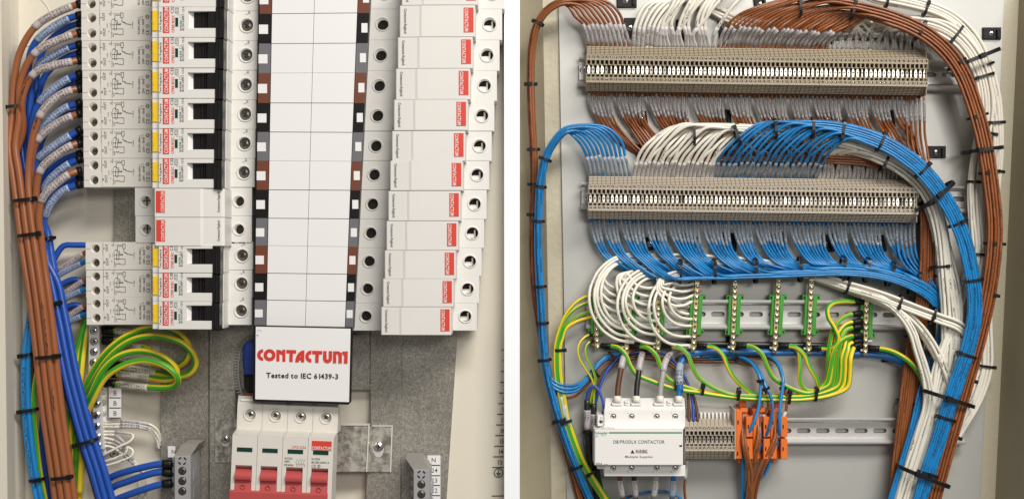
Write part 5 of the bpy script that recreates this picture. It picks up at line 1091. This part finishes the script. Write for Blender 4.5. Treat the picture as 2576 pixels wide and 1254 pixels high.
for k, (y, yl_) in enumerate(((745, 1484), (760, 1484), (782, 1484), (794, 1484))):
    f = [(1500, y, 40), (1478, y-1+2*k, 50), (1450, y+14, 56), (1424, y+44-4*k, 58), (1406+3*k, y+86-9*k, 58), (1397+4.6*k, 868, 58), (1396+4.8*k, 920, 58), (1400+4.6*k, 960, 58), (1408+4.4*k, 1000, 56), (1418+4.4*k, 1050, 54), (1434+4.6*k, 1100, 52), (1458+4.6*k, 1160, 52), (1490+5*k, 1215, 52), (1520+5*k, 1262, 52), (1560+5*k, 1340, 52)]
    cable('green and yellow earth wire from the first bar down the panel, %s one' % ('outermost', 'second', 'third', 'innermost')[k], f, 3.9, ('gyyellow', 'gyyellow', 'gy', 'gyyellow')[k], 'earth wires down the left of the panel', 'wire', 'wire', 9, 9, [(290, 345, 'sleevewhite', 5.0, None, 0)] if k in (1, 2) else ())
for k, f in enumerate(([(1496, 842, 46), (1480, 842, 52), (1462, 856, 60), (1454, 876, 64), (1458, 900, 66), (1474, 928, 66), (1488, 950, 64), (1495, 975, 60), (1494, 1006, 56), (1492, 1030, 54)], [(1498, 857, 46), (1486, 858, 52), (1475, 870, 58), (1474, 892, 62), (1484, 915, 64), (1494, 936, 64), (1498, 958, 62), (1490, 990, 60), (1484, 1016, 56)])):
    cable('thin yellow and green wire curling below the first earth bar, %s one' % ('outer', 'inner')[k], f, 3.0, 'gyyellow', 'thin curling earth wires', 'wire', 'wire', 7, 8, boots=[(6, 16, 4.2, 'boot')])
# ------------------------------------------------------------------ horizontal black and blue feeders
cable('black feeder cable running behind the feet of the earth bars', [(1520, 872, 20), (1600, 866, 20), (1750, 864, 20), (1900, 866, 20), (2050, 868, 20), (2190, 874, 22), (2250, 888, 24), (2300, 918, 26), (2330, 970, 26), (2340, 1060, 26)], 7.5, 'cableblack', 'feeder cables', sides=10)
cable('second black feeder cable with a glossy sheath', [(1700, 878, 14), (1800, 872, 16), (1950, 874, 16), (2100, 878, 18), (2220, 886, 20), (2300, 922, 20), (2330, 980, 20)], 6, 'cableblack', 'feeder cables', sides=10)
cable('thick blue feeder running right below the earth bars', [(1711, 985, 90), (1709, 950, 84), (1712, 915, 60), (1730, 893, 46), (1770, 884, 36), (1850, 884, 34), (1950, 886, 34), (2080, 887, 34), (2180, 890, 34), (2240, 900, 36), (2290, 926, 36), (2318, 980, 30), (2324, 1060, 26)], 8.6, 'cableblue', 'feeder cables', sides=12, sleeves=[(18, 74, 'sleeveblue', 9.4, 'DB L4', 6)], boots=())
# ------------------------------------------------------------------ contactor
ct = thing('contactor', 'white four pole contactor with printed front at the bottom of the panel', 'contactor', P(1609, 1100, 110))
m = MB(); CT, CF = 122.0, 150.0
sx = [1543, 1589, 1652, 1698.5]
edges = [1520.5, 1566, 1620, 1675, 1724]
m.quad((1524, 1000, 70), (1520.5, 1031, CT), (1724, 1031, CT), (1721, 1000, 70))
for i in range(4):
    m.hole(edges[i], 1031, edges[i+1], 1070, CT, sx[i], 1046.5, 7.8, 14, 18, False); m.hole(edges[i], 1168, edges[i+1], 1196, CT, sx[i], 1176, 7.8, 14, 18, False)
for x in (1520.5, 1724): m.face([m.add(Pr(x, y, d, CT)) for y, d in ((1031, 20), (1196, 20), (1196, CT), (1031, CT))])
m.face([m.add(Pr(x, 1196, d, CT)) for x, d in ((1520.5, 20), (1724, 20), (1724, CT), (1520.5, CT))])
m.quad((1520.5, 1070, CT), (1496, 1079, CF), (1719, 1079, CF), (1724, 1070, CT))
m.box(1503, 1043, 1521, 1071, 20, CT-6, 1); m.box(1503, 1163, 1521, 1178, 20, CT-6, 1)
m.build('body', 'whiteplastic', ct)
m = MB(); m.box(1496, 1079.5, 1718.5, 1169, 60, CF, 1.6); m.build('front_cover', 'whiteplastic', ct)
for y in (1046.5, 1176):
    for i, x in enumerate(sx): screw(ct, x, y, 7.0, CT-9, 'screwsteel', 'terminal_screw', 20+33*i, 2.5)
screw(ct, 1512, 1059, 4.6, CT-5.6, 'screwdark', 'coil_screw', 30, 1.5)
m = MB()
for x in (1553, 1601, 1659, 1707.5): m.poly([(x-14, 1013.5), (x-12, 1019), (x+12, 1019), (x+14, 1013.5)], 90, 108, 0.6)
for x in (1577, 1684): m.poly([(x-6, 1008), (x-4, 1012), (x+4, 1012), (x+6, 1008)], 84, 96); m.poly([(x-6, 1015), (x-4, 1018.5), (x+4, 1018.5), (x+6, 1015)], 92, 106)
m.build('cable_guides', 'paper', ct)
m = MB(); m.text('Schneider', 1498, 1090.5, CF+0.6, 6.0, 0, 'l', True, 0.82); m.text('Electric', 1512, 1095, CF+0.6, 2.6); m.box(1532, 1085.6, 1716, 1088.8, CF-0.2, CF+0.6); m.build('green_band', 'logogreen', ct)
m = MB(); d = CF+0.6
m.text('DB/PRODLX CONTACTOR', 1607.5, 1114.3, d, 8.4, 0, 'c', False, 130/layout('DB/PRODLX CONTACTOR', 8.4)[2]); m.text('WARNING', 1614, 1138.8, d, 9.2, 0, 'c', True, 1, 30)
m.poly([(1586, 1139), (1591.2, 1129.5), (1596.4, 1139)], d-0.5, d); m.text('100A', 1498, 1168, d, 5.6); m.line([(1519, 1167), (1529, 1167)], 1, d); m.text('iCT', 1498, 1097.5, d, 3.4); m.box(1709, 1118, 1716, 1122.5, d-0.5, d)
for i, x in enumerate(sx): m.text('1357'[i], x-11, 1040, CT+0.5, 3.4); m.text('2468'[i], x-11, 1187, CT+0.5, 3.4)
m.text('A1', 1509, 1051.5, CT-5.2, 3.4); m.text('A2', 1509, 1175, CT-5.2, 3.4); m.text('iCT 100A 250Vac', 1500, 1076.4, 147, 3.2, 0, 'l', False, 1.3)
m.build('printed_text', 'ink', ct)
m = MB(); m.text('Multiple Supplies', 1607.5, 1150, d, 5.2, 0, 'c', False, 71/layout('Multiple Supplies', 5.2)[2]); m.line([(1591.5, 1132.5), (1591.5, 1136)], 0.9, d+0.4); m.build('printed_text', 'inkgrey', ct)
# feeder cables into the contactor
for nm, mt, sm, f, s0 in (('thick brown', 'darkbrown', 'sleeve', [(1640, 868, 18), (1600, 876, 30), (1574, 888, 50), (1566, 908, 70), (1560, 940, 82), (1555, 970, 88), (1553, 1012, 96)], 76),
                          ('thick black', 'cableblack', 'sleeve', [(1660, 868, 16), (1632, 874, 28), (1616, 890, 48), (1610, 912, 66), (1606, 945, 80), (1602, 975, 88), (1601, 1012, 96)], 60),
                          ('thick grey', 'cablegrey', 'sleeve', [(1740, 872, 16), (1706, 878, 28), (1684, 892, 48), (1672, 914, 66), (1667, 945, 80), (1662, 975, 88), (1660, 1012, 96)], 72),
                          ('thick blue', 'cableblue', 'sleeveblue', [(1712, 960, 88), (1710, 975, 90), (1708.5, 990, 92), (1707.5, 1012, 96)], 2)):
    cable('%s supply cable with grey sleeve entering the top of the contactor' % nm, f, 6.9, mt, 'supply cables above the contactor', sides=12, sleeves=[(s0, s0+52, sm, 8.2, 'DB', 5.5)] if s0 > 5 else (), boots=[(-16, 0, 9.2, 'ferrule')])
for nm, mt, sm, x, xe in (('dark brown', 'darkbrown', 'sleeve', 1559, 1567), ('black', 'cableblack', 'sleeve', 1595, 1600), ('grey', 'cablegrey', 'sleevewhite', 1650, 1643), ('blue', 'cableblue', 'sleeveblue', 1694, 1690)):
    cable('%s cable with marker sleeve leaving the bottom of the contactor' % nm, [(x, 1190, 96), (x, 1206, 94), (x+(xe-x)*0.4, 1230, 88), (xe, 1258, 76), (xe+2, 1300, 60), (xe+2, 1340, 50)], 6.4, mt, 'cables below the contactor', sides=12, sleeves=[(16, 62, sm, 7.6, 'OUT', 5)])
cable('thin blue wire arching under the contactor', [(1540, 1320, 30), (1556, 1262, 34), (1590, 1246, 36), (1640, 1235, 36), (1680, 1236, 36), (1704, 1246, 36), (1724, 1272, 36), (1740, 1330, 36)], 3.6, 'wblue', None, 'wire', 'wire')
# coil and control wires left of the contactor
cable('royal blue coil wire looping over the black joints into the contactor', [(1475, 1024, 56), (1476, 1000, 60), (1481, 980, 66), (1493, 970, 70), (1504, 978, 72), (1512, 995, 76), (1517, 1012, 80), (1519, 1030, 84), (1516, 1046, 92)], 3.2, 'royal', None, 'wire', 'wire', 6, boots=[(-10, 0, 4, 'boot')])
cable('royal blue control wire arching behind the contactor feeders', [(1494, 1030, 54), (1500, 1005, 54), (1510, 968, 50), (1530, 928, 42), (1556, 900, 34), (1590, 887, 26), (1630, 884, 24), (1670, 890, 24), (1700, 912, 30), (1724, 950, 44), (1738, 990, 56), (1744, 1030, 64), (1745, 1062, 70)], 3.6, 'royal', None, 'wire', 'wire', 8)
for k in range(2): cable('thin dark brown control wire arching to the small terminals, %s one' % ('outer', 'inner')[k], [(1480+6*k, 1026, 50), (1492+6*k, 985, 46), (1514+5*k, 945, 40), (1546, 910+8*k, 32), (1586, 896+6*k, 24), (1640, 895+6*k, 22), (1690, 912+8*k, 28), (1716, 948+6*k, 42), (1730+12*k, 990, 56), (1733+20*k, 1030, 64), (1734+21*k, 1062, 70)], 3.6, 'darkbrown', 'dark brown control wires', 'wire', 'wire', 8)
for k, (x, y0) in enumerate(((1477, 1004), (1494, 1014))):
    t_ = cable('black heat-shrunk joint with grey sleeve left of the contactor, %s one' % ('left', 'right')[k], [(x, y0, 56), (x, y0+30, 56), (x+1, y0+75, 54), (x+4, y0+110, 50), (x+8-3*k, y0+150, 44), (x+14-3*k, y0+190, 40), (x+26, y0+250, 36), (x+44, 1340, 36)], 7.4, 'cableblack', 'black joints', sides=12, sleeves=[(26, 74, 'sleeve', 8.6, 'CTRL', 5)])
tie('black tie holding the two joints, with a stub at the left', 1482, 1086, math.radians(90), 30, 52, 20, -0.9, 7, None, 6)
# lower left blue pair and companions
for k in range(3): cable('blue wire sweeping from the left blue loom up to the feeders, %s one' % ORD[k], [(1368+2*k, 880, 46), (1372+3*k, 925-4*k, 54), (1390, 955+8*k, 58), (1420, 968+9*k, 60), (1452, 966+7*k, 60), (1478, 946+5*k, 56), (1500, 918+3*k, 50), (1524, 897+3*k, 42), (1552, 885+3*k, 32), (1600, 872+4*k, 22), (1680, 868+2*k, 16)], 3.9, 'wblue', 'blue wires sweeping to the feeders', 'wire', 'wire')
cable('orange brown wire following the blue sweep at the lower left', [(1382, 930, 30), (1392, 975, 40), (1412, 998, 46), (1440, 998, 48), (1466, 980, 48), (1490, 950, 44), (1512, 922, 38), (1540, 905, 28), (1580, 896, 20), (1640, 886, 16)], 3.4, 'wbrown', None, 'wire', 'wire')
# ------------------------------------------------------------------ small terminals and orange blocks
w2 = 10.55; cen2 = []
pr2 = terminal('termpale', w2, 1724, 1053, 99.5)
for i in range(12):
    o = pr2 if i == 0 else copy_tree(pr2); o.location = P(1724+w2*(i+0.5), 1053+49.7, 80)
    tag(o, ('pale terminal block at the left end of the short row beside the contactor' if i == 0 else 'pale terminal block at the right end of the short row, beside the orange blocks' if i == 11 else 'pale narrow terminal block beside the contactor, %s from the left' % nth(i+1)), group='pale terminals of the short row' if 0 < i < 11 else None)
ep = thing('end_plate', 'translucent pale plate with a comb of teeth behind the short terminal row', 'end plate', P(1800, 1045, 50))
m = MB(); m.box(1757, 1026, 1850, 1062, 20, 50, 1); m.build('plate', 'clearplastic', ep)
for q in range(9): m = MB(); m.poly([(1761+q*9.8, 1037), (1762.5+q*9.8, 1053), (1765.5+q*9.8, 1053), (1767+q*9.8, 1037)], 49, 58, 0.6); m.build('tooth', 'whiteplastic', ep)
m = MB(); m.box(1851-3, 1029, 1851, 1154, 20, 104, 0.6); tag(m.build('end_plate', 'termpale'), 'thin pale plate between the short terminal row and the orange blocks', 'end plate')
def orange(x0):
    t = thing('orange_block', 'x', 'terminal block', P(x0+21, 1092, 60)); m = MB(); x1 = x0+43
    m.box(x0+0.4, 1030, x0+16, 1153, 20, 84, 1.2); m.box(x0+16, 1034, x1-14, 1153, 20, 62, 0.8)
    m.box(x0+26, 1048, x1-0.4, 1098, 20, 96, 1.2); m.box(x0+26, 1103, x1-0.4, 1154, 20, 94, 1.2); m.box(x0+10, 1006, x0+26, 1028, 20, 44, 1); m.box(x0+12, 1026, x0+30, 1036, 20, 72, 1); m.box(x0+6, 1152, x0+15, 1164, 20, 60, 1)
    m.build('housing', 'orange', t)
    m = MB()
    for xx, yy in ((x0+4, 1056), (x0+3, 1135), (x0+30, 1067), (x0+30, 1123)): m.box(xx, yy, xx+3.2, yy+10, 84, 84.6 if xx < x0+10 else (96.5 if yy < 1100 else 94.5))
    m.build('slot', 'dark', t)
    m = MB(); m.box(x0+17, 1040, x0+25, 1098, 60, 66, 1); m.build('clamp', 'cablegrey', t)
    freeze(t); return t
ob = orange(1851)
for i in range(3): o = ob if i == 0 else copy_tree(ob); o.location = P(1851+43.3*i+21, 1092, 60); tag(o, 'orange terminal block with blue and brown wires, %s of the three' % ('leftmost', 'middle', 'rightmost')[i], group='orange terminal blocks')
for k, f in enumerate(([(1760, 896, 20), (1830, 892, 20), (1880, 904, 40), (1903, 930, 66), (1913, 955, 80), (1912, 990, 90), (1907, 1030, 96), (1896, 1062, 100), (1884, 1088, 92), (1878, 1100, 78)],
                       [(1780, 902, 18), (1850, 900, 20), (1895, 915, 44), (1916, 945, 70), (1926, 970, 84), (1940, 1000, 94), (1943, 1036, 100), (1936, 1072, 100), (1926, 1096, 92), (1920, 1106, 78)],
                       [(1800, 892, 18), (1900, 888, 20), (1944, 900, 44), (1964, 930, 70), (1970, 958, 86), (1965, 1000, 96), (1961, 1040, 102), (1961, 1076, 98), (1960, 1100, 80)])):
    cable('blue wire hooking down into the %s orange block' % ('left', 'middle', 'right')[k], f, 4.2, 'wblue', 'blue wires into the orange blocks', 'wire', 'wire', 8, boots=[(-10, 0, 4.6, 'cablegrey')])
for k, f in enumerate(([(1700, 900, 16), (1780, 902, 16), (1850, 898, 20), (1896, 912, 36), (1910, 950, 60), (1916, 990, 70), (1914, 1020, 70), (1900, 1042, 72), (1880, 1056, 74)],
                       [(1700, 907, 16), (1780, 909, 16), (1860, 910, 20), (1904, 926, 40), (1920, 960, 64), (1930, 1000, 72), (1932, 1026, 72), (1922, 1046, 74), (1914, 1062, 74)],
                       [(1820, 900, 14), (1900, 896, 20), (1950, 910, 40), (1968, 950, 66), (1976, 985, 74), (1979, 1015, 76), (1976, 1036, 78), (1966, 1054, 78)])):
    cable('orange brown wire dropping behind the blue one into the %s orange block' % ('left', 'middle', 'right')[k], f, 3.6, 'wbrown', 'brown wires into the orange blocks', 'wire', 'wire', 8, sleeves=[(-22, -2, 'sleevewhite', 4.6, None, 0)])
for k, (xa, ya, xb, xe) in enumerate(((1868, 1102, 1882, 1884), (1874, 1104, 1890, 1893), (1908, 1090, 1890, 1878), (1912, 1096, 1896, 1886), (1950, 1094, 1912, 1889), (1954, 1100, 1920, 1897))):
    cable('orange brown wire leaving the %s orange block downwards, %s one' % (('left', 'middle', 'right')[k//2], ('left', 'right')[k % 2]), [(xa, ya-44, 70), (xa, ya-16, 84), (xa, ya, 90), (xa+(xb-xa)*0.3, ya+30, 94), (xb, ya+78, 84), (xe+(xb-xe)*0.3, 1225, 70), (xe, 1290, 56), (xe, 1350, 50)], 4.4, 'wbrown', 'brown wires below the orange blocks', 'wire', 'wire')
for k, (xa, ya, xb, xe) in enumerate(((1870, 1140, 1868, 1868), (1914, 1120, 1890, 1876), (1956, 1116, 1930, 1888), (1950, 1130, 1924, 1880))):
    cable('blue wire leaving the orange blocks downwards behind the brown ones, %s from the left' % ORD[k], [(xa+4, ya-34, 66), (xa, ya, 74), (xa+(xb-xa)*0.4, ya+24, 72), (xb, ya+60, 62), (xe, 1240, 48), (xe-4, 1340, 40)], 4.0, 'wblue', 'blue wires below the orange blocks', 'wire', 'wire')
cable('orange brown wire with pale sleeve hanging from the short terminal row', [(1730, 1148, 50), (1728, 1170, 50), (1724, 1200, 48), (1722, 1230, 46), (1726, 1270, 44), (1728, 1330, 42)], 3.6, 'wbrown', None, 'wire', 'wire', 8, sleeves=[(8, 56, 'sleevewhite', 4.4, None, 0)])
# ------------------------------------------------------------------ tie mounts
TB = [(1577, 2, 50, 34, 0), (1587, 70, 33, 50, 0), (1717, 74, 32, 50, 0), (1824, 66, 34, 62, 5), (1913, 10, 30, 30, 10), (1960, 62, 30, 40, 5), (2085, 90, 28, 40, 0), (2292, 100, 22, 36, 0), (2496, 84, 46, 30, 0), (1617, 300, 24, 40, 8), (1712, 300, 26, 40, -6), (1820, 300, 40, 50, -4), (1938, 300, 36, 44, 8), (2085, 302, 34, 40, 6), (2236, 300, 30, 44, 8), (1612, 380, 30, 36, 20), (2091, 396, 30, 36, 0), (2357, 382, 46, 30, 0), (1636, 612, 40, 34, 10), (1733, 612, 40, 44, -14), (1836, 608, 36, 46, -4), (1956, 608, 40, 44, 14), (2078, 612, 40, 44, 8), (2210, 614, 36, 42, 12), (1600, 686, 24, 16, 30), (1725, 702, 24, 20, 0), (1915, 692, 24, 18, 0), (2236, 902, 34, 14, 4), (1838, 852, 22, 12, 0), (2445, 506, 22, 22, 0)]
def near_(y): return 'near the top edge' if y < 50 else 'above the upper terminal row' if y < 120 else 'below the upper terminal row' if y < 350 else 'between the two terminal rows' if y < 450 else 'below the middle terminal row' if y < 640 else 'around the earth rail'
for i, (x, y, w, h, rot) in enumerate(TB):
    nr = near_(y); k = sorted(q[0] for q in TB if near_(q[1]) == nr).index(x)
    t = thing('tie_mount', 'black tie mount %s, %s from the left there' % (nr, nth(k+1)), 'tie mount', P(x, y, 12), 'black tie mounts on the plate')
    a = math.radians(rot); c, s_ = math.cos(a), math.sin(a); q = lambda u, v: (x+u*c+v*s_, y-u*s_+v*c)
    m = MB(); m.poly([q(-w/2, -h/2), q(-w/2, h/2), q(w/2, h/2), q(w/2, -h/2)], 8, 16, 1.5); m.poly([q(w*0.28, -h*0.32), q(w*0.28, h*0.32), q(w*0.40, h*0.32), q(w*0.40, -h*0.32)], 14, 24, 1); m.build('base', 'black', t)
    if h > 26: screw(t, x-w*0.04, y+1, 8.6 if h > 30 else 7.5, 16.5, 'screwsteel', 'screw', 15*i, 3.5)
# ------------------------------------------------------------------ ties on the right panel
def T(L, pos, w, dd, label, head, group, width=6.5, tail=0, dc=None):
    q = L.near(*pos); c = L.at(q); return tie(label, c[0], c[1], L.ang(q), w, c[2] if dc is None else dc, dd, head, width, group, tail)
def many(L, lst, w, dd, what, group, width=6.5):
    for n_, e in enumerate(lst): T(L, e[:2], e[3] if len(e) > 3 else w, dd, 'black cable tie round %s, %s along it' % (what, ORD[n_]), e[2], group, width)
many(LBR, [(1352, 58, 0.5), (1334, 210, -0.2), (1342, 377, -0.6), (1342, 463, 0.8), (1341, 541, -0.7)], 31, 26, 'the brown loom at the far left', 'ties on the far left brown loom')
many(LBL, [(1372, 403, -0.8), (1361, 469, -0.9), (1356, 555, -0.9), (1360, 722, -0.9), (1364, 813, -0.6), (1372, 903, -0.9), (1407, 1058, -0.9), (1453, 1174, -0.9)], 31, 28, 'the blue loom at the left', 'ties on the left blue loom of the panel')
many(BR, [(2014, 4, 0.9), (2147, 18, 0.5), (2318, 76, -0.3), (2404, 165, 0.2), (2470, 290-0, -0.4), (2496, 433, -0.3), (2502, 612, -0.2), (2489, 740, 0.5), (2440, 955, 0.7), (2388, 1095, 0.8)], 53, 26, 'the big brown loom', 'ties on the big brown loom', 7)
many(BL, [(1853, 340, 0.8), (1952, 322, 0.5), (2043, 322, 0.9), (2118, 328, -0.7), (2216, 355, 0.9), (2322, 428, 0.8), (2408, 560, 0.3), (2454, 704, -0.9), (2432, 893, -0.8), (2376, 1050, -0.8), (2334, 1192, 0.1)], 50, 28, 'the big blue loom', 'ties on the big blue loom', 7)
many(W3, [(1744, 338, 0.9), (1850, 341, 0.9), (2225, 408, -0.6), (2336, 515, -0.1), (2366, 670, 0.5)], 50, 36, 'the inner white loom', 'ties on the inner white loom')
many(B2, [(2337, 560, -0.8), (2336, 690, 0.6), (2303, 850, -0.7), (2283, 1010, -0.8)], 56, 52, 'the brown loom beside the terminal rows', 'ties on the inner brown loom')
many(BH, [(1709, 683, 0.7), (1795, 682, 0.6), (1900, 680, 0.6), (2011, 677, 0.6), (2118, 674, 0.6), (2182, 678, -0.7), (2240, 690, 0.6), (2300, 712, -0.6)], 62, 50, 'the blue loom below the middle row', 'ties on the lower blue loom')
many(WA, [(2395, 100, -0.8), (2448, 200, -0.7), (2460, 330, 0.9), (2458, 460, 0.8), (2466, 640, 0.7), (2402, 890, 0.4)], 54, 34, 'the white loom inside the top right corner', 'ties on the middle white loom')
many(WB, [(2230, 0, 0.2), (2330, 18, 0.4), (2478, 165, -0.9), (2503, 310, -0.9), (2502, 430, -0.9), (2486, 920, 0.9)], 44, 26, 'the outer white loom', 'ties on the outer white loom')
many(WL, [(2131, 718, 0.7), (2262, 762, -0.5), (2346, 794, -0.2)], 42, 30, 'the white branch below the blue loom', 'ties on the white branch')
def band(label, x, y, ang, w, dc, dd, head, width): tie(label, x, y, math.radians(ang), w, dc, dd, head, width, 'wide black straps round all the right looms')
band('wide black strap from the brown loom up to the mount in the top right corner', 2458, 146, -68, 118, 96, 58, 0.05, 10)
band('wide black strap round the brown and white looms at the far right edge', 2470, 378, -82, 96, 90, 96, -0.4, 9)
band('wide black strap round the blue and white looms right of the middle row', 2352, 492, -52, 112, 116, 74, 0.0, 10)
band('wide black strap round white, blue and brown looms near the bottom right', 2382, 1000, -108, 136, 92, 92, -0.15, 10)
band('lowest wide black strap round white, blue and brown looms at the bottom edge', 2322, 1196, -112, 136, 88, 88, -0.4, 10)
for n_, (x, y, w, h) in enumerate(((1540, 893, 22, -0.5), (1498, 937, 24, 0.8))): tie('black tie on the sweeping blue wires left of the contactor, %s one' % ('upper', 'lower')[n_], x, y, math.radians(42), w, 50, 14, h, 7, 'ties on the sweeping wires')
for n_, (x, y, h) in enumerate(((1700, 968, 0.8), (1767, 978, 0.6), (1857, 990, 0.4), (1985, 997, 0.6), (2052, 990, 0.6))): tie('black tie round the green and yellow run below the bars, %s from the left' % ORD[n_], x, y, math.radians(-6), (22, 28, 30, 34, 34)[n_], 73, 22, h, 7, 'ties on the green and yellow run')
for n_, (x, y, a) in enumerate(((1912, 957, -80), (1928, 976, -65), (1970, 975, -85))): tie('small black tie on the wires above the %s orange block' % ('left', 'middle', 'right')[n_], x, y, math.radians(a), 13, 82, 16, -0.9 if n_ else 0.5, 6.5, 'ties above the orange blocks')
for n_, (x, y, a, h) in enumerate(((1408, 880, -88, 0.9), (1424, 1060, -72, -0.7), (1488, 1188, -58, -0.8))): tie('black tie on the four earth wires, %s from the top' % ORD[n_], x+0, y, math.radians(a), 26, 56, 12, h, 7, 'ties on the earth wires')
tie('black tie hanging below the blue feeder between two earth bars', 1852, 890, math.radians(2), 30, 30, 30, -0.9, 6.5)
